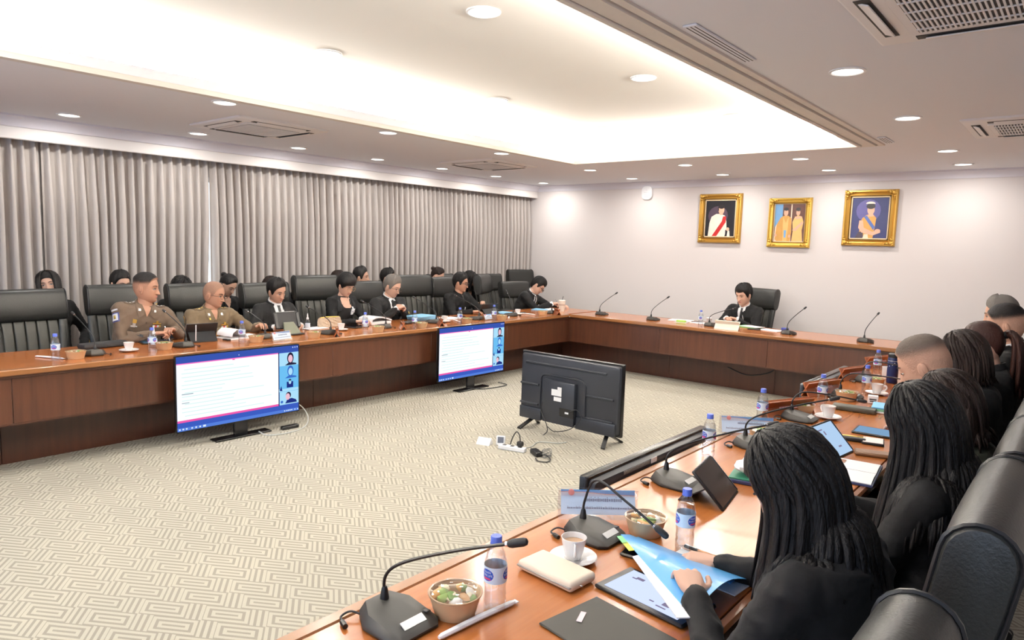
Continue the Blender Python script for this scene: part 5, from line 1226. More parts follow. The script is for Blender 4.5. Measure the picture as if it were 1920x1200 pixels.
def make_bottle():
    r = thing('water_bottle', '', 'bottle')
    prof = [(.001, .004), (.02, .003), (.027, 0), (.0295, .006), (.0295, .03), (.0275, .036), (.0295, .042), (.0285, .052), (.0275, .06), (.0295, .07), (.0298, .075), (.0298, .122), (.0285, .135), (.024, .152), (.017, .166), (.0125, .174), (.0125, .182)]
    MB().lathe(prof, 24, cap=False).build('bottle', m_clear, r)
    MB().lathe([(.001, .181), (.0125, .181), (.0125, .176)], 18, cap=False).build('neck', m_clear, r)
    MB().lathe([(.0265, .004), (.0282, .03), (.0265, .036), (.0282, .042), (.0265, .06), (.0282, .072), (.0282, .12), (.0225, .15), (.001, .151)], 20, cap=False).build('water', clear_mat('water', (.97, .98, .99), .02, .02), r)
    MB().lathe([(.0302, .078), (.0302, .121)], 24, cap=False).build('label_band', mat('label_pale', (.72, .86, .98), .45), r)
    for k in range(3):
        a0 = k*2*PI/3-.5; d = MB()
        wrap_disc(d, .022, .018, .1005, .0304, a0, 0); wrap_disc(d, .0195, .0155, .1005, .0306, a0, 1)
        for k2 in range(6): x0 = -.011+.0037*k2; d.add(wrap([(x0, .0885), (x0+.0038, .0885), (x0+.0038, .0935), (x0, .0935)], .0308, a0), [(0, 1, 2, 3)], 2, smooth=False)
        for body, sz, zz, mi in (('Nestlé', .0095, .1085, 3), ('PURE LIFE', .0078, .0995, 3)):
            v, f = txt(body, sz); d.add(wrap([(p.x, p.y+zz) for p in v], .0309, a0), f, mi, smooth=False)
        d.build('label_logo', [mat('label_white', (.85, .88, .92), .4), mat('label_blue', (.02, .10, .55), .4), mat('label_red', (.7, .06, .16), .4), mat('label_white', (.85, .88, .92), .4)], r, angle=0)
    MB().lathe([(.001, .196), (.0135, .196), (.0148, .194), (.0148, .18), (.0155, .178), (.0155, .175), (.0128, .175)], 20, cap=False).build('cap', m_bluecap, r)
    return r
def bottle(x, y, label, group): place('bottle', make_bottle, 'water_bottle', label, 'bottle', x, y, random.uniform(0, 6), group=group)
def make_pump():
    r = thing('spray_bottle', '', 'bottle')
    MB().lathe([(.001, 0), (.023, 0), (.025, .004), (.025, .075), (.02, .095), (.011, .105), (.011, .112)], 20).build('bottle', m_clear, r)
    MB().lathe([(.0254, .022), (.0254, .07)], 20, cap=False).build('label_band', mat('label_pale', (.72, .86, .98), .45), r)
    MB().lathe([(.013, .108), (.013, .125), (.007, .13), (.006, .15), (.003, .17), (.001, .172)], 14).build('nozzle', m_white, r)
    return r
def pump(x, y, label): place('pump', make_pump, 'spray_bottle', label, 'bottle', x, y, 0, group='small nozzle bottles on the curtain-side table')
def make_bowl():
    r = thing('food_bowl', '', 'bowl')
    MB().lathe([(.001, .003), (.05, .003), (.052, 0), (.066, .052), (.069, .053), (.069, .057), (.065, .057), (.051, .006), (.001, .006)], 28, cap=False).build('bowl', m_kraft, r)
    MB().lathe([(.001, .066), (.03, .0655), (.052, .062), (.062, .058), (.071, .058), (.071, .054)], 28, cap=False).build('lid', clear_mat('lid_plastic', (.98, .98, .98), .06, .06), r)
    rnd = random.Random(2)
    cols = [(.18, .36, .06), (.32, .48, .10), (.78, .70, .5), (.72, .62, .36), (.75, .34, .06), (.85, .83, .78), (.2, .3, .08), (.55, .28, .1)]
    for k in range(15):
        a, q = rnd.uniform(0, 2*PI), math.sqrt(rnd.uniform(0, 1))*.045; c = (q*math.cos(a), q*math.sin(a), .044+rnd.uniform(0, .01)); M = T(*c) @ RZ(rnd.uniform(0, 6)) @ RX(rnd.uniform(-.6, .6))
        b = MB().ellipsoid((0, 0, 0), (rnd.uniform(.014, .024), rnd.uniform(.01, .016), rnd.uniform(.004, .009)), 9, 6); b.v = [tuple(Vector(p)*(1+.5*noise.noise(Vector(p)*70+Vector((k, 0, 0))))) for p in b.v]; b2 = MB(); b2.add(b.v, b.f, 0, M)
        ci = k % len(cols); b2.build('salad_piece', mat('salad_%d' % ci, cols[ci], .6), r)
    return r
def bowl(x, y, label, group): place('bowl', make_bowl, 'food_bowl', label, 'bowl', x, y, random.uniform(0, 6), group=group)
def make_cup():
    r = thing('coffee_cup', '', 'cup')
    MB().lathe([(.001, .003), (.02, .003), (.022, 0), (.026, .01), (.036, .05), (.0385, .066), (.0365, .066), (.034, .05), (.022, .01), (.001, .008)], 26, cap=False).build('cup', m_china, r)
    MB().tube(bez([(.035, 0, .055), (.052, 0, .056), (.058, 0, .042), (.048, 0, .026), (.031, 0, .022)], 6), .0042, 8, flat=1.3).build('handle', m_china, r)
    MB().lathe([(.001, .05), (.0335, .05)], 20, cap=False).build('coffee', mat('milky_coffee', (.55, .36, .22), .25), r)
    return r
def make_saucer():
    r = thing('saucer', '', 'saucer')
    MB().lathe([(.001, .003), (.03, .003), (.032, 0), (.045, .003), (.07, .013), (.072, .015), (.07, .0165), (.044, .007), (.03, .006), (.001, .006)], 32, cap=False).build('dish', m_china, r)
    MB().lathe([(.026, .0068), (.0275, .0078), (.029, .0068)], 24, cap=False).build('well_ring', m_china, r)
    return r
def cup(x, y, rz, lab, group=None):
    place('saucer', make_saucer, 'saucer', 'white saucer under ' + lab, 'saucer', x, y, rz, group='white saucers')
    place('cup', make_cup, 'coffee_cup', lab, 'cup', x, y, rz, z=ZT+.008, group='white coffee cups')
def mic(x, y, tip, rz, label, group, droop=0, tag_=True):
    """conference microphone; user sits toward local -Y"""
    r = thing('conference_microphone', label, 'microphone', (x, y, ZT+.001), rz, group)
    oct_ = lambda w, l, z0, sl, c=.28: [(a*w, b*l, z0+sl*b) for a, b in ((-1+c, -1), (1-c, -1), (1, -1+c*.9), (1, .35), (.55, 1), (-.55, 1), (-1, .35), (-1, -1+c*.9))]
    MB().loft([oct_(.074, .085, 0, 0), oct_(.078, .09, .006, 0), oct_(.078, .09, .014, .004), oct_(.066, .074, .034, .012), oct_(.03, .04, .040, .010)], smooth=False).build('base', m_micb, r)
    MB().box((0, 0, 0), (.07, .022, .002), M=T(0, -.062, .0285) @ RX(.50)).build('display', m_plate if tag_ else m_blackp, r)
    MB().loft([oct_(.0785, .0905, .004, 0), oct_(.0785, .0905, .0065, 0)], smooth=False).build('seam', m_blackp, r)
    MB().box((.055, -.05, .030), (.016, .016, .004), .002).build('button', m_blackp, r)
    tl = RZ(-rz) @ (Vector(tip)-Vector((x, y, ZT)))
    root = Vector((-.0, .045, .045)); mid = root+Vector((0, -.004, .065)); b1 = mid+(tl-mid)*.16+Vector((0, 0, .022+droop))
    MB().lathe([(.012, -.008), (.0115, .01), (.008, .03), (.0055, .036)], 14, M=T(*root)).build('neck_socket', m_blackp, r)
    path = bez([root, mid, b1, b1.lerp(tl, .5)+Vector((0, 0, .006)), tl], 8)
    MB().tube(path, .0042, 8).build('gooseneck', m_blackp, r)
    d = (path[-1]-path[-3]).normalized(); e = path[-1]
    MB().tube([e-d*.004, e, e+d*.008, e+d*.036, e+d*.044, e+d*.047], [.006, .0085, .0105, .0105, .008, .003], 12).build('capsule', m_blackm, r)
    MB().tube([e-d*.009, e-d*.003], .0068, 10).build('ring', m_chrome, r)
    MB().tube(bez([(-.045, .08, .012), (-.06, .105, .016), (-.08, .115, .006), (-.09, .09, .004)], 5), .003, 6).build('cable', m_blackm, r)
    MB().tube([(-.092, .094, .006), (-.10, .07, .006)], .007, 8).build('connector', m_blackp, r)
gl, gf, gr = 'microphones on the curtain-side table', 'microphones on the far table', 'microphones on the near table'
LM = ((-5.84, 2.00, -.31, .285, 'by the empty first chair'), (-5.83, 2.69, -.28, .27, 'in front of the officer with the crew cut'), (-5.90, 3.46, -.22, .23, 'between second officer and suited man'), (-5.78, 4.10, -.30, .24, 'left of the ruffled beige bag'),
      (-5.84, 4.85, -.32, .26, 'in front of the grey-haired man stack of documents'), (-5.86, 5.62, -.3, .27, 'beside the blue folders'), (-5.82, 6.31, -.33, .27, 'in front of the man in the black shirt'), (-5.85, 7.01, -.05, .30, 'in front of the empty chair, standing upright'), (-5.76, 7.74, -.33, .28, 'in front of the man bent over writing'))
for x, y, dx, dz, w in LM: mic(x, y, (x+dx, y-.02, ZT+dz), -PI/2, 'black gooseneck microphone ' + w, gl, tag_=False)
for x, dx, w in ((-5.21, .10, 'nearest the curtain corner'), (-4.41, .1, 'second from the curtain'), (-3.60, .18, 'in front of the chairman'), (-2.65, .1, 'just right of the chairman papers'), (-1.83, .06, 'nearest the near table')):
    mic(x, 8.22, (x+dx, 8.40 if w[0] != 'i' else 8.46, ZT+(.29 if w[0] != 'i' else .22)), PI, 'black gooseneck microphone on the far table, ' + w, gf, tag_=False)
for x, y, tip, dr, w in ((-1.24, 1.08, (-.985, 1.20, .985), .0, 'at the bottom edge beside the salad bowl'), (-1.17, 1.86, (-.955, 1.87, .83), .06, 'drooping over the second salad bowl'), (-1.21, 2.52, (-.955, 2.80, .98), .0, 'beside the standing dark tablet'),
        (-1.18, 3.28, (-.91, 3.50, .985), .0, 'half hidden by the nearest woman hair'), (-1.20, 4.02, (-.94, 4.18, .87), .02, 'beside the coffee cup and bread bowl'), (-1.17, 4.90, (-.85, 5.0, .89), .02, 'before the navy tumbler'), (-1.2, 5.62, (-.9, 5.66, .87), .02, 'pointing at the man with bowed head'), (-1.1, 6.9, (-.62, 6.75, 1.05), .0, 'reaching past the bob-haired woman')):
    mic(x, y, tip, PI/2, 'black gooseneck microphone on the near table, ' + w, gr, dr)
# bottles
gb1, gb2 = 'water bottles on the curtain-side table', 'water bottles on the near table'
for x, y, w in ((-5.74, 1.72, 'in front of the empty first chair'), (-5.70, 2.38, 'in front of the crew-cut officer'), (-5.73, 3.16, 'in front of the officer with glasses'), (-5.73, 4.52, 'in front of the short-haired woman papers'), (-5.58, 5.07, 'in front of the grey-haired man'), (-5.57, 5.76, 'near the second lit television left edge'), (-5.58, 6.37, 'by the black tablet of the man in black shirt')):
    bottle(x, y, 'blue-capped water bottle ' + w, gb1)
for x, y, w in ((-1.11, 1.30, 'beside the nearest salad bowl'), (-.91, 1.98, 'standing alone by the pen'), (-1.28, 2.98, 'behind the standing dark tablet'), (-1.32, 3.76, 'beside the blue printed name stand'), (-1.22, 4.51, 'behind the china cup'), (-1.11, 5.13, 'beside the second china cup'), (-1.24, 6.04, 'left of the navy tumbler'), (-1.0, 7.1, 'far off, beside the bob-haired woman head')):
    bottle(x, y, 'blue-capped water bottle ' + w, gb2)
bottle(-3.69, 8.12, 'blue-capped water bottle on the far table by the chairman', None)
pump(-5.95, 2.50, 'small nozzle bottle behind the crew-cut officer water bottle'); pump(-6.16, 4.12, 'small nozzle bottle right of the tablet stand'); pump(-5.9, 4.66, 'small nozzle bottle by the short-haired woman')
gw1, gw2 = 'kraft food bowls on the curtain-side table', 'kraft food bowls on the near table'
for x, y, w in ((-5.74, 1.85, 'by the empty first chair'), (-5.78, 2.51, 'beside the crew-cut officer bottle'), (-5.70, 3.28, 'under the second officer papers'), (-5.64, 3.84, 'right of the clear name stand'), (-5.62, 4.60, 'between short-haired woman and wooden tent'), (-5.60, 5.19, 'in front of the grey-haired man'), (-5.62, 5.93, 'near the second lit television'), (-5.61, 6.55, 'in front of the man in black shirt'), (-5.66, 7.46, 'in front of the man bent over writing')):
    bowl(x, y, 'kraft paper food bowl ' + w, gw1)
for x, y, w in ((-1.17, 1.215, 'with salad, nearest the camera'), (-1.06, 2.0, 'behind the drooping microphone'), (-1.19, 3.42, 'behind the nearest woman hair'), (-1.24, 4.20, 'behind the fifth microphone'), (-1.15, 4.80, 'before the navy tumbler'), (-1.14, 5.50, 'beside the navy tumbler')):
    bowl(x, y, 'kraft food bowl with clear lid ' + w, gw2)
for x, y, a, w in ((-5.84, 2.26, 2.4, 'in front of the crew-cut officer'), (-6.30, 2.98, 2.4, 'behind the standing dark tablet of the officer'), (-5.92, 4.36, 2.4, 'in front of the short-haired woman'), (-5.84, 5.78, 2.4, 'before the empty ribbed chair'), (-5.9, 7.22, 2.4, 'before the empty chair near the corner'), (-1.12, 1.67, -.9, 'with milky coffee, nearest the camera'), (-1.09, 4.18, 2.6, 'in the middle of the near table'), (-1.05, 5.16, .2, 'farther along the near table')):
    cup(x, y, a, 'white cup ' + w)
def stick(x, y, x2, y2, label, r_=.008):
    o = thing('wrapped_cutlery', label, 'cutlery', (x, y, ZT+.001), math.atan2(y2-y, x2-x), 'paper-wrapped cutlery'); L_ = math.hypot(x2-x, y2-y)
    MB().tube([(0, 0, .006), (.01, 0, .007), (L_*.5, .002, .008), (L_-.012, 0, .007), (L_, 0, .007)], [.005, .008, .009, .008, .006], 8, flat=.8).build('wrapper', m_paper, o)
    MB().box((L_+.004, 0, .006), (.012, .016, .004), .001).build('twist', m_paper, o)
stick(-1.11, 1.10, -1.085, 1.35, 'white wrapped cutlery beside the nearest salad bowl'); stick(-5.98, 1.66, -5.75, 1.77, 'white wrapped cutlery before the empty first chair')
stick(-5.91, 6.00, -5.70, 5.90, 'white wrapped cutlery before the empty ribbed chair'); stick(-5.95, 7.33, -5.72, 7.36, 'white wrapped cutlery near the corner'); stick(-5.62, 6.7, -5.75, 6.86, 'white wrapped cutlery near the upright microphone')
# name stands
m_tent = wood_mat('tent_wood', (.28, .075, .025), (.42, .13, .045), .25, 'Y', coat=.4, scale=2)
def tent(x, y, rz, label, L_=.37, pink=True, h=.10):
    r = thing('name_tent', label, 'name stand', (x, y, ZT+.001), rz, 'wooden name tents')
    for s_ in (-1, 1):
        MB().box((0, 0, h/2), (.008, L_, h*1.06), .001, M=T(s_*.028, 0, 0) @ RY(-s_*.5)).build('board', m_tent, r)
        if pink:
            MB().box((s_*.0052, .01, h*.52), (.001, L_*.5, .018), M=T(s_*.028, 0, 0) @ RY(-s_*.5)).build('name_strip', mat('pink_strip', (.9, .55, .55), .6), r)
            d = MB()
            for k in range(7): d.box((s_*.0059, .01-L_*.2+k*L_*.062, h*.52), (.0006, L_*.035, .005), M=T(s_*.028, 0, 0) @ RY(-s_*.5))
            tag(d.build('print', mat('pink_print', (.65, .25, .28), .6), r), kind='stuff')
for x, y, a, w in ((-1.285, 4.09, -.42, 'nearest of the four with pink strips'), (-1.325, 4.88, -.3, 'second with pink strip, behind the fifth microphone'), (-1.315, 5.69, -.3, 'third with pink strip, beside the dark television'), (-1.32, 6.47, -.3, 'fourth, behind the water bottle'), (-1.31, 7.62, -.2, 'last, by the corner of far table')):
    tent(x, y, a, 'brown wooden name tent on the near table, ' + w)
for x, y, w in ((-5.62, 4.09, 'right of the tablet stand'), (-5.66, 4.97, 'in front of the grey-haired man'), (-5.64, 5.52, 'before the blue folders'), (-5.60, 7.70, 'in front of the man bent over writing')):
    tent(x, y, .95, 'small wooden name tent seen end-on ' + w, .2, False, .085)
m_card = mat('card_pale_blue', (.62, .76, .92), .5); m_cardb = mat('card_blue', (.10, .36, .72), .5); m_org = mat('card_orange', (.85, .38, .22), .5); m_ink = mat('ink_grey', (.25, .27, .36), .6)
def name_card(x, y, rz, label, L_=.26, h=.105):
    """clear stand with a printed card facing local -Y"""
    r = thing('name_stand', label, 'name stand', (x, y, ZT+.001), rz, 'clear name stands with printed card')
    for s_ in (-1, 1): MB().box((0, 0, h/2), (L_+.02, .003, h*1.03), M=T(0, s_*.03, 0) @ RX(s_*.42)).build('clear_panel', m_clear, r)
    K = T(0, -.03, 0) @ RX(-.42)
    MB().box((0, -.0028, h*.55), (L_, .001, h*.8), M=K).build('card', m_card, r)
    MB().add([(-L_/2, -.0036, h*.95), (-L_/2, -.0036, h*.88), (-L_*.2, -.0036, h*.88), (L_*.1, -.0036, h*.82), (L_/2, -.0036, h*.78), (L_/2, -.0036, h*.95)], [(0, 1, 2, 3, 4, 5)], 0, K, False).build('blue_band', m_cardb, r)
    MB().add([(-L_/2, -.0038, h*.88), (-L_/2, -.0038, h*.865), (-L_*.2, -.0038, h*.865), (L_*.1, -.0038, h*.805), (L_/2, -.0038, h*.765), (L_/2, -.0038, h*.78), (L_*.1, -.0038, h*.82), (-L_*.2, -.0038, h*.88)], [(0, 1, 2, 7), (2, 3, 6, 7), (3, 4, 5, 6)], 0, K, False).build('orange_line', m_org, r)
    MB().lathe([(.001, 0), (.011, 0), (.011, .0012)], 16, M=K @ T(-L_*.36, -.0045, h*.86) @ RX(PI/2)).build('emblem', mat('emblem_red', (.8, .3, .3), .5), r)
    rnd = random.Random(int(y*100)); d = MB()
    def line(x0, x1, z, hh):
        xx = x0
        while xx < x1:
            w = rnd.uniform(.004, .009); d.box((xx+w/2, -.0037, z), (w*.8, .0004, hh*rnd.uniform(.75, 1.1)), M=K); xx += w
            if rnd.random() < .35: d.box((xx-w*.6, -.0037, z+hh*.9), (w*.5, .0004, hh*.25), M=K)
    line(-L_*.19, L_*.30, h*.62, .010); line(-L_*.42, L_*.46, h*.36, .0055)
    tag(d.build('print', m_ink, r), kind='stuff')
name_card(-1.255, 2.01, .72, 'clear name stand with blue-topped card, nearest the camera'); name_card(-1.29, 3.47, .6, 'clear name stand with blue-topped card beside a water bottle')
name_card(-5.66, 3.50, PI/2+.15, 'clear name stand before the suited man, card facing the room', .20, .09); name_card(-5.70, 6.38, PI/2+.15, 'clear name stand before the man in the black shirt', .16, .08)

def slab(name, label, cat, x, y, w, l, h, m, rz=0, part='body', z=None, r_=.003, group=None):
    r = thing(name, label, cat, (x, y, ZT+.001 if z is None else z), rz, group); MB().box((0, 0, h/2), (w, l, h), r_, k=2 if r_ > .006 else 1).build(part, m, r); return r
def screen(r, w, l, h, m, icons=()):
    MB().box((0, 0, h), (w, l, .0015)).build('screen', m, r)
    for (x, y, a, b, mm) in icons: MB().box((x, y, h+.0012), (a, b, .0006)).build('icon', mm, r)
s_lav = emat('tablet_lavender', srgb(196, 208, 244), .95); s_ic = emat('tablet_icon', srgb(150, 140, 170), .6); s_ic2 = emat('tablet_icon_pink', srgb(190, 120, 180), .7)
# near group
r = thing('wallet', 'cream zip wallet lying before the coffee cup', 'wallet', (-1.10, 1.555, ZT+.001), -.08)
MB().box((0, 0, .016), (.205, .115, .03), .013, k=4).build('shell', mat('cream_leather', (.82, .70, .55), .5, bump=.06), r); MB().box((0, -.012, .016), (.2, .096, .006), .002).build('zip', mat('zip_grey', (.4, .38, .34), .4, .4), r); MB().box((.105, -.02, .016), (.016, .006, .004), .001).build('zip_pull', m_chrome, r)
r = slab('tablet', 'black-cased tablet with lavender screen lying under the blue folder', 'tablet', -.83, 1.635, .285, .165, .012, m_blackp, -.12, 'case', r_=.005); screen(r, .235, .135, .0122, s_lav, ((-.07, .035, .025, .012, s_ic), (-.085, .028, .016, .005, s_ic), (.0, .03, .02, .018, s_ic2), (.03, .02, .02, .018, s_ic2), (.06, -.03, .022, .016, s_ic), (.02, -.04, .014, .005, s_ic), (.055, -.05, .03, .005, s_ic)))
r = slab('tablet_cover', 'flat dark tablet cover at the bottom picture edge', 'cover', -.83, 1.40, .265, .215, .006, mat('charcoal_cover', (.045, .042, .034), .6), -.16, 'cover', r_=.003)
MB().box((-.075, .035, .0075), (.014, .05, .001), M=RZ(.5)).build('pink_tab', mat('pink_tab', (.9, .72, .72), .6), r)
r = slab('phone', 'black phone lying under the tip of the blue folder', 'phone', -.965, 1.84, .15, .075, .010, m_blackp, .15, 'body', r_=.004); MB().box((0, 0, .0104), (.14, .066, .001)).build('screen', m_off, r)
slab('paper_sheet', 'white paper sheets under the pen by the nearest woman', 'paper', -.79, 1.88, .26, .15, .004, m_paper, -.1, 'sheets', r_=.001)
def penobj(x, y, rz, label, m, cap_m, L_=.145):
    r = thing('pen', label, 'pen', (x, y, ZT+.006), rz); MB().tube([(-L_/2, 0, .005), (-L_/2+.012, 0, .005), (L_*.2, 0, .005), (L_/2, 0, .005)], [.0015, .0042, .0048, .0045], 10).build('barrel', m, r)
    MB().tube([(L_*.18, 0, .005), (L_/2, 0, .005)], .0053, 10).build('cap', cap_m, r); MB().box((L_*.36, 0, .0105), (.04, .003, .0015)).build('clip', m_chrome, r)
penobj(-.835, 1.975, 3.1, 'copper pen with black cap lying on the papers', mat('copper_pen', (.6, .32, .18), .25, .6), m_blackp)
# blue folder: back board flat, printed cover lifted and twisted toward the tablet
r = thing('document_folder', 'sky-blue folder opened and half lifted by the nearest woman', 'folder', (-.87, 1.80, ZT))
O = Vector((-.87, 1.80, ZT)); H0, H1 = Vector((-1.075, 1.925, .755)), Vector((-.665, 1.87, .765)); F0, F1 = Vector((-1.085, 1.885, .765)), Vector((-.665, 1.515, .80))
def ruled(A0, A1, B0, B1, n, thk, bow):
    top = []
    for i in range(n+1):
        for j in range(n+1):
            a, b = A0.lerp(A1, i/n), B0.lerp(B1, i/n); p = a.lerp(b, j/n); p = p+Vector((0, 0, bow*math.sin(PI*j/n)*(i/n))); top.append(p-O)
    N_ = n+1; F = [(i*N_+j, (i+1)*N_+j, (i+1)*N_+j+1, i*N_+j+1) for i in range(n) for j in range(n)]; k = len(top)
    bot = [p-Vector((0, 0, thk)) for p in top]; e = [j for j in range(N_)]+[i*N_+n for i in range(1, N_)]+[n*N_+j for j in range(n-1, -1, -1)]+[i*N_ for i in range(n-1, 0, -1)]
    return top+bot, F+[tuple(x+k for x in reversed(f)) for f in F]+[(e[i], e[(i+1) % len(e)], k+e[(i+1) % len(e)], k+e[i]) for i in range(len(e))]
m_sky = mat('sky_blue_card', (.10, .42, .85), .3, coat=.3)
v, f = ruled(H0, H1, F0, F1, 10, .002, .035); MB().add(v, f).build('cover', m_sky, r, angle=60)
v, f = ruled(F0.lerp(F1, .3)+Vector((0, 0, -.002)), F1+Vector((0, 0, -.002)), F0.lerp(F1, .3)+Vector((-.012, -.012, -.006)), F1+Vector((-.03, -.02, -.006)), 6, .003, 0); MB().add(v, f).build('inner_pages', m_paper, r)
for k, (c, a, b) in enumerate((((.2, .6, .25), .02, .14), ((.85, .8, .1), .12, .24))):
    v, f = ruled(F0.lerp(F1, a), F0.lerp(F1, b), F0.lerp(F1, a)+Vector((-.014, -.008, -.004)), F0.lerp(F1, b)+Vector((-.014, -.008, -.004)), 2, .001, 0); MB().add(v, f).build('index_tab', mat('tab_%d' % k, c, .5), r)
MB().box((-.02, .09, .008), (.36, .05, .004), .001, M=RZ(-.13)).build('back_board', m_sky, r)
# standing tablets: local screen faces -Y, bottom edge at y=0
def stand_tablet(label, x, y, rz, w, l, tilt, face, back_m=m_blackp, rim=m_blackp, parts=()):
    r = thing('tablet', label, 'tablet', (x, y, ZT+.002), rz); K = RX(-tilt)
    MB().box((0, .004, l/2), (w, .009, l), .003, M=K).build('case', back_m, r)
    MB().box((0, -.001, l/2), (w-.02, .0015, l-.02), M=K).build('screen', face, r)
    MB().box((w/2+.001, 0, l/2), (.002, .006, l*.9), M=K).build('rim', m_chrome, r)
    ty = l*math.sin(tilt)
    MB().add([(-w*.42, ty*.55, l*.5*math.cos(tilt)), (w*.42, ty*.55, l*.5*math.cos(tilt)), (w*.42, ty+.05, .0), (-w*.42, ty+.05, .0), (-w*.42, ty*.55+.004, l*.5*math.cos(tilt)+.004), (w*.42, ty*.55+.004, l*.5*math.cos(tilt)+.004), (w*.42, ty+.056, 0), (-w*.42, ty+.056, 0)], [(3, 2, 1, 0), (4, 5, 6, 7), (0, 1, 5, 4), (1, 2, 6, 5), (2, 3, 7, 6), (3, 0, 4, 7)], smooth=False).build('stand_flap', back_m, r)
    for (a, z, ww, hh, m) in parts: MB().box((a, -.0022, z), (ww, .0008, hh), M=K).build('mark', m, r)
    return r
m_dkscreen = mat('brown_dark_screen', (.035, .025, .02), .12)
stand_tablet('dark tablet standing in a folio by the third near microphone', -.965, 2.49, PI/2+.17, .245, .175, .76, m_dkscreen)
s_sky = emat('tablet_sky', srgb(168, 196, 226), .85)
stand_tablet('tablet with pale blue screen standing in the middle of the near table', -.81, 3.43, PI/2-.12, .245, .185, .76, s_sky, parts=((-.02, .13, .012, .02, s_ic), (-.05, .15, .05, .006, s_ic), (.03, .05, .03, .008, s_ic)))
r = slab('notebook', 'navy spiral notebook with green edge beside the dark standing tablet', 'notebook', -1.03, 2.80, .12, .2, .016, mat('navy_cover', (.03, .04, .12), .5), .2, 'cover'); MB().box((0, 0, .019), (.112, .19, .006), .001).build('pages', mat('green_pages', (.03, .2, .12), .5), r)
mb = MB().ellipsoid((0, 0, .035), (.055, .075, .03), 14, 9); mb.v = [tuple(Vector(p)*(1+.35*noise.noise(Vector(p)*30))+Vector((0, 0, .012))) for p in mb.v]
r = thing('tissue', 'crumpled white tissue on the navy notebook', 'tissue', (-1.02, 2.80, ZT+.022)); mb.v = [(p[0], p[1], max(.001, p[2]-.012)) for p in mb.v]; mb.build('sheet', m_paper, r)
r = thing('open_notebook', 'open white notebook with a brown picture, edge of the near table', 'notebook', (-.745, 3.20, ZT+.001), .1)
MB().box((0, 0, .004), (.25, .34, .008), .001).build('cover', mat('navy_cover', (.03, .04, .12), .5), r)
for s_ in (-1, 1): MB().loft([[(x, s_*(.003+.16*t), .009+.006*math.sin(PI*min(1, t*1.6+.1))+dz) for dz in (0, .003)] for t in (0, .25, .5, .75, 1) for x in (0,)] if False else [[(-.118, s_*(.003+.16*t), .009), (.118, s_*(.003+.16*t), .009), (.118, s_*(.003+.16*t), .012+.007*math.sin(PI*min(1, t*.9+.1))), (-.118, s_*(.003+.16*t), .012+.007*math.sin(PI*min(1, t*.9+.1)))] for t in (0, .25, .5, .75, 1)]).build('pages', m_paper, r)
MB().box((-.04, .09, .0205), (.05, .05, .001)).build('picture', mat('brown_print', (.35, .14, .06), .5), r)
r = thing('phone', 'phone with pale glowing screen in the hands of the long-haired woman', 'phone', (-.70, 2.50, ZT+.05), .2)
MB().box((0, 0, 0), (.075, .15, .009), .004, M=RY(.5)).build('body', m_blackp, r); MB().box((0, 0, .005), (.066, .138, .001), M=RY(.5)).build('screen', emat('phone_glow', srgb(170, 215, 240), 1.0), r)
slab('phone_case', 'long brown leather phone case beside the open notebook', 'phone case', -.70, 3.56, .19, .075, .018, mat('brown_leather', (.22, .11, .05), .45, bump=.1), .3, 'case', r_=.006)
slab('pen_case', 'slim dark pen case beside the pink memo pad', 'pen case', -.86, 3.76, .13, .035, .02, m_blackp, .2, 'case', r_=.008)
penobj(-.88, 3.81, .25, 'golden pen lying behind the pen case', m_gold_b, m_gold_b)
r = slab('memo_pad', 'pale pink memo pad on the near table', 'memo pad', -.77, 3.80, .1, .12, .012, m_blackp, .2, 'cover'); MB().box((0, 0, .0125), (.09, .11, .003)).build('sheets', mat('pale_pink', (.9, .78, .74), .7), r)
r = slab('tablet', 'black tablet lying flat with a bluish screen beyond the memo pad', 'tablet', -.79, 4.02, .24, .17, .010, m_blackp, .05, 'case', r_=.004); screen(r, .215, .145, .0103, emat('tablet_blue_dim', srgb(130, 168, 205), .7))
slab('grey_case', 'long grey-green case behind the second china cup', 'case', -1.03, 4.50, .24, .085, .03, mat('olive_case', (.07, .068, .05), .5), .1, 'case', r_=.01)
for k, (c, w) in enumerate((((.86, .86, .84), 'bottom white'), ((.2, .5, .3), 'middle green'), ((.22, .55, .85), 'top sky-blue'))):
    slab('booklet', w + ' booklet in the small stack by the long-haired woman', 'booklet', -.90+.004*k, 4.62+.003*k, .13, .17, .012, mat('booklet_%d' % k, c, .5), .1+.03*k, 'cover', z=ZT+.001+.0125*k)
r = slab('label_box', 'small white box with black print before the second cup', 'box', -1.0, 4.83, .06, .05, .05, m_white, .2, 'box'); MB().box((-.0, -.0255, .028), (.04, .001, .008)).build('print', m_blackp, r); MB().box((-.0, -.0255, .016), (.034, .001, .006)).build('print', m_blackp, r)
r = thing('tumbler', 'navy tumbler with small white stars and black lid', 'tumbler', (-1.07, 5.72, ZT+.001))
MB().lathe([(.001, 0), (.036, 0), (.038, .004), (.038, .185), (.036, .19), (.001, .19)], 26).build('body', mat('navy_steel', (.012, .02, .085), .3), r)
MB().lathe([(.036, .19), (.0375, .2), (.037, .216), (.03, .222), (.001, .222)], 24, cap=False).build('lid', m_blackp, r); MB().tube(bez([(.02, 0, .216), (.03, 0, .245), (.05, 0, .235), (.045, 0, .205)], 5), .006, 6).build('strap', m_blackp, r)
MB().lathe([(.0383, .165), (.0383, .170)], 24, cap=False).build('band', m_plate, r)
for k in range(18):
    a = k*2.4; z = .02+.15*((k*7) % 18)/18; MB().box((.0385, 0, z), (.001, .005, .005), M=RZ(a)).build('star', m_paper, r)
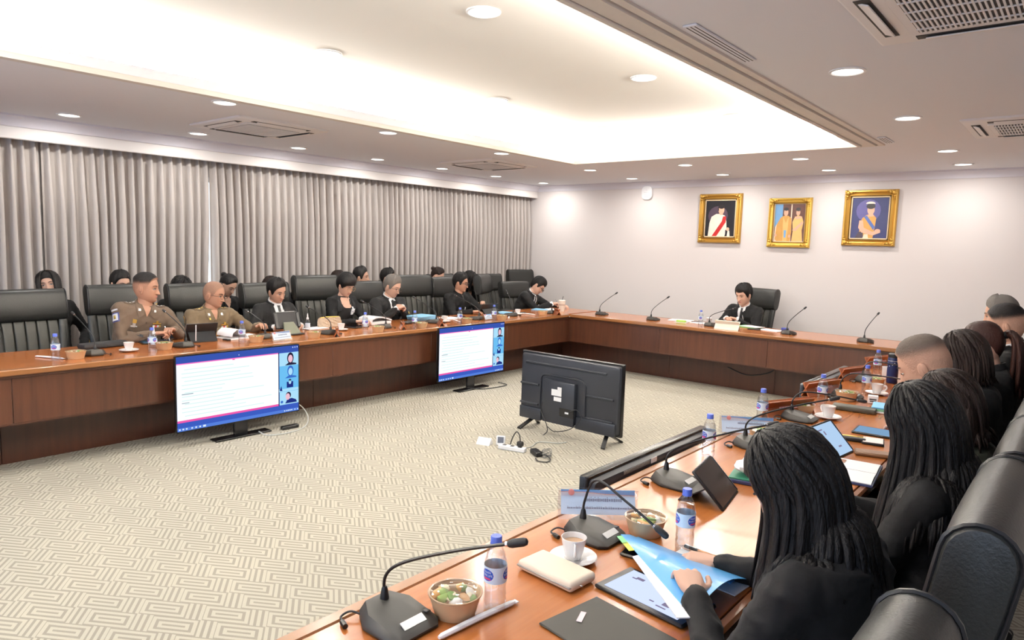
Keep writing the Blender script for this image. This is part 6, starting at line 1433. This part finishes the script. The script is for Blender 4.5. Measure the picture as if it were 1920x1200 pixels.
r = thing('mug', 'white mug standing left of the navy tumbler', 'mug', (-1.14, 5.9, ZT+.001)); MB().lathe([(.001, .003), (.034, .0), (.036, .004), (.037, .09), (.034, .09), (.033, .006), (.001, .006)], 24, cap=False).build('body', m_china, r); MB().tube(bez([(.035, 0, .075), (.055, 0, .07), (.055, 0, .03), (.035, 0, .02)], 6), .005, 8).build('handle', m_china, r)
# curtain-side table
slab('pouch', 'black zip pouch before the crew-cut officer', 'pouch', -6.17, 2.19, .12, .36, .045, mat('black_nylon', (.016, .016, .018), .7, bump=.2), .15, 'pouch', r_=.018)
r = slab('tablet', 'tablet lying before the crew-cut officer', 'tablet', -6.2, 2.62, .18, .25, .01, m_blackp, -.15, 'case', r_=.004); screen(r, .155, .225, .0102, mat('blue_glass', (.05, .12, .2), .1))
stand_tablet('black tablet cover standing before the officer with glasses', -6.10, 2.96, -PI/2-.15, .27, .18, .45, m_dkscreen)
r = thing('stylus', 'white stylus on the standing black tablet cover', 'stylus', (-5.955, 2.855, ZT+.09), -PI/2-.15); MB().tube([(0, 0, -.07), (0, .01, .07)], .0045, 8).build('barrel', m_white, r)
# open document of the second officer
r = thing('open_document', 'thick open document with curled white pages before the officer with glasses', 'document', (-6.05, 3.32, ZT+.001), .15)
MB().box((0, 0, .006), (.22, .36, .012), .001).build('lower_pages', m_paper, r)
MB().loft([[(x, y, z) for x, z in ((-.11, z0), (.11, z0), (.11, z0+.004), (-.11, z0+.004))] for y, z0 in ((.0, .012), (-.03, .05), (-.07, .085), (-.12, .09), (-.16, .06), (-.17, .03))]).build('curled_page', m_paper, r)
slab('binder_clip_board', 'dark clipboard edge under the open document', 'clipboard', -5.97, 3.22, .08, .2, .012, m_blackp, .15, 'board', z=ZT+.0005)
# rugged tablet stand
r = thing('tablet_stand', 'black rugged tablet on a grey-green stand before the suited man', 'tablet stand', (-5.92, 3.78, ZT+.001), PI/2)
MB().box((0, .03, .008), (.24, .16, .016), .006).build('base', m_blackp, r)
MB().add([(-.09, -.03, .016), (.09, -.03, .016), (.055, .05, .12), (-.055, .05, .12), (-.09, -.015, .016), (.09, -.015, .016), (.055, .065, .12), (-.055, .065, .12)], [(0, 1, 2, 3), (7, 6, 5, 4), (0, 4, 5, 1), (1, 5, 6, 2), (2, 6, 7, 3), (3, 7, 4, 0)], smooth=False).build('foot_panel', mat('grey_green_metal', (.16, .17, .12), .5), r)
MB().box((0, 0, 0), (.27, .025, .17), .01, M=T(0, .085, .135) @ RX(-.3)).build('tablet_body', m_blackm, r)
for s_ in (-1, 1): MB().box((s_*.12, -.014, 0), (.035, .012, .15), .005, M=T(0, .085, .135) @ RX(-.3)).build('corner_bumper', m_blackp, r)
MB().box((0, .004, .086), (.2, .012, .004), M=T(0, .085, .135) @ RX(-.3)).build('top_strip', m_plate, r)
slab('paper_sheet', 'white paper sheets behind the nozzle bottle', 'paper', -6.22, 4.24, .16, .26, .005, m_paper, .1, 'sheets', r_=.001)
# ruffled bag
r = thing('handbag', 'ruffled beige handbag beside the short-haired woman', 'handbag', (-6.26, 4.46, ZT+.001), PI/2)
m_bag = mat('beige_leather', (.50, .38, .27), .5, bump=.15, bscale=40)
rings = []
for i in range(9):
    t_ = i/8; z = .002+.095*t_; w = .15*(1-.35*(t_-.4)**2); dpt = .05*(1-.75*t_)
    rings.append([(w*math.cos(a)*(1+.05*math.sin(11*a+i)), dpt*math.sin(a)*(1+.3*math.sin(9*a+2*i)*(.3+t_)), z+.006*math.sin(7*a)*t_) for a in [2*PI*k/40 for k in range(40)]])
MB().loft(rings).build('body', m_bag, r); MB().tube([(-.12, 0, .1), (-.04, .004, .106), (.04, -.004, .104), (.12, 0, .1)], .006, 8).build('clasp', m_gold_b, r)
r = slab('tablet', 'dark tablet lying before the writing short-haired woman', 'tablet', -6.06, 4.66, .17, .24, .012, m_blackp, .25, 'case', r_=.004); screen(r, .15, .21, .0122, m_off)
r = thing('document_stack', 'thick white document with curled cover right of the short-haired woman', 'document', (-6.2, 5.03, ZT+.001), .1)
MB().box((0, 0, .015), (.22, .3, .03), .002).build('pages', m_paper, r); MB().loft([[(-.11, y, z0), (.11, y, z0), (.11, y, z0+.012), (-.11, y, z0+.012)] for y, z0 in ((-.15, .03), (-.14, .06), (-.08, .075), (.02, .07), (.1, .05), (.16, .032))]).build('curled_cover', m_paper, r); MB().ellipsoid((.0, .165, .045), (.1, .02, .02), 12, 8).build('spiral_roll', mat('dark_binding', (.05, .02, .015), .5), r)
slab('card_case', 'black case before the grey-haired man', 'case', -5.98, 5.35, .1, .2, .025, m_blackp, .1, 'case', r_=.008)
for k in range(3): slab('blue_folder', ('lowest', 'middle', 'topmost') [k]+' sky-blue folder in the stack before the empty ribbed chair', 'folder', -6.2+.01*k, 5.76-.02*k, .22, .30, .018, mat('pale_sky_card', (.25, .55, .80), .5), .1*k, 'cover', z=ZT+.001+.0185*k)
slab('paper_sheet', 'white sheets before the empty ribbed chair', 'paper', -6.08, 6.1, .2, .26, .008, m_paper, .05, 'sheets', r_=.001); slab('phone', 'black phone on the table before the empty ribbed chair', 'phone', -6.12, 6.33, .08, .16, .01, m_blackp, .3, 'body', r_=.004)
stand_tablet('black tablet standing before the man in the black shirt', -6.2, 6.93, -PI/2, .33, .15, .35, m_dkscreen)
slab('blue_folder', 'sky-blue folder beside the upright microphone', 'folder', -6.12, 7.2, .2, .24, .015, mat('pale_sky_card', (.25, .55, .80), .5), .2, 'cover'); slab('phone', 'dark phone near the empty chair by the corner', 'phone', -5.98, 7.42, .08, .15, .01, m_blackp, .5, 'body', r_=.004)
slab('paper_sheet', 'white sheets under the hand of the man bent over writing', 'paper', -6.06, 8.2, .24, .34, .006, m_paper, .2, 'sheets', r_=.001); slab('blue_folder', 'sky-blue folder under the man bent over writing', 'folder', -6.14, 8.02, .2, .2, .012, mat('pale_sky_card', (.25, .55, .80), .5), .3, 'cover')
r = thing('drink_cup', 'large pale plastic cup with straw on the table corner', 'cup', (-5.82, 8.12, ZT+.001))
MB().lathe([(.001, 0), (.038, 0), (.052, .15), (.05, .15), (.037, .004), (.001, .004)], 24, cap=False).build('cup', mat('milky_plastic', (.82, .76, .66), .4), r); MB().lathe([(.053, .15), (.054, .156), (.04, .166), (.001, .167)], 24, cap=False).build('lid', mat('milky_plastic', (.82, .76, .66), .4), r); MB().tube([(0, 0, .16), (.012, .01, .22)], .004, 8).build('straw', m_blackp, r); MB().lathe([(.0475, .085), (.0495, .11)], 24, cap=False).build('print_band', mat('cup_print', (.6, .5, .42), .5), r)
# far table, around the chairman
slab('paper_sheet', 'white papers left of the chairman', 'paper', -4.12, 8.46, .3, .2, .01, m_paper, .2, 'sheets', r_=.001); slab('wrapped_snack', 'green wrapped snack left of the chairman', 'snack', -4.03, 8.28, .13, .05, .03, mat('leaf_green', (.35, .55, .1), .5), .2, 'wrapper', r_=.014); slab('snack_plate', 'white plate under the green snack', 'plate', -4.03, 8.28, .17, .11, .004, m_china, .2, 'dish', z=ZT+.0003)
penobj(-3.9, 8.45, .2, 'black pen on the papers left of the chairman', m_blackp, m_blackp)
slab('paper_sheet', 'white sheets behind the far-table water bottle', 'paper', -3.82, 8.4, .2, .18, .006, m_paper, -.1, 'sheets', r_=.001)
r = thing('paper_cup', 'white paper cup beside the chairman water bottle', 'cup', (-3.66, 8.30, ZT+.001)); MB().lathe([(.001, 0), (.025, 0), (.034, .085), (.036, .087), (.033, .087), (.024, .003), (.001, .003)], 20, cap=False).build('body', m_white, r); MB().lathe([(.036, .085), (.037, .089), (.03, .093), (.001, .093)], 20, cap=False).build('lid', m_white, r)
r = thing('white_name_tent', 'blank white name tent in front of the chairman', 'name stand', (-3.32, 8.06, ZT+.001))
for s_ in (-1, 1): MB().box((0, 0, .055), (.30, .004, .115), M=T(0, s_*.032, 0) @ RX(s_*.5)).build('panel', mat('ivory_card', (.84, .82, .70), .6), r)
slab('document_folder', 'green-edged folder beside the chairman hands', 'folder', -3.22, 8.52, .26, .2, .012, mat('green_edge', (.2, .6, .25), .5), -.2, 'cover'); slab('document_sheet', 'pink-tinted sheet on the green-edged folder', 'paper', -3.18, 8.50, .25, .18, .003, mat('pale_pink', (.9, .78, .74), .7), -.28, 'sheet', z=ZT+.0135, r_=.001)
slab('paper_sheet', 'white papers right of the chairman', 'paper', -2.9, 8.38, .26, .18, .008, m_paper, -.25, 'sheets', r_=.001); slab('blue_box', 'small blue box at the back of the far table', 'box', -2.80, 8.56, .08, .05, .03, mat('navy_box', (.06, .08, .35), .4), 0, 'box')
slab('phone', 'black phone on the far table before the chairman', 'phone', -3.08, 8.30, .15, .08, .01, m_blackp, .1, 'body', r_=.004)
bpy.data.scenes.remove(TS)
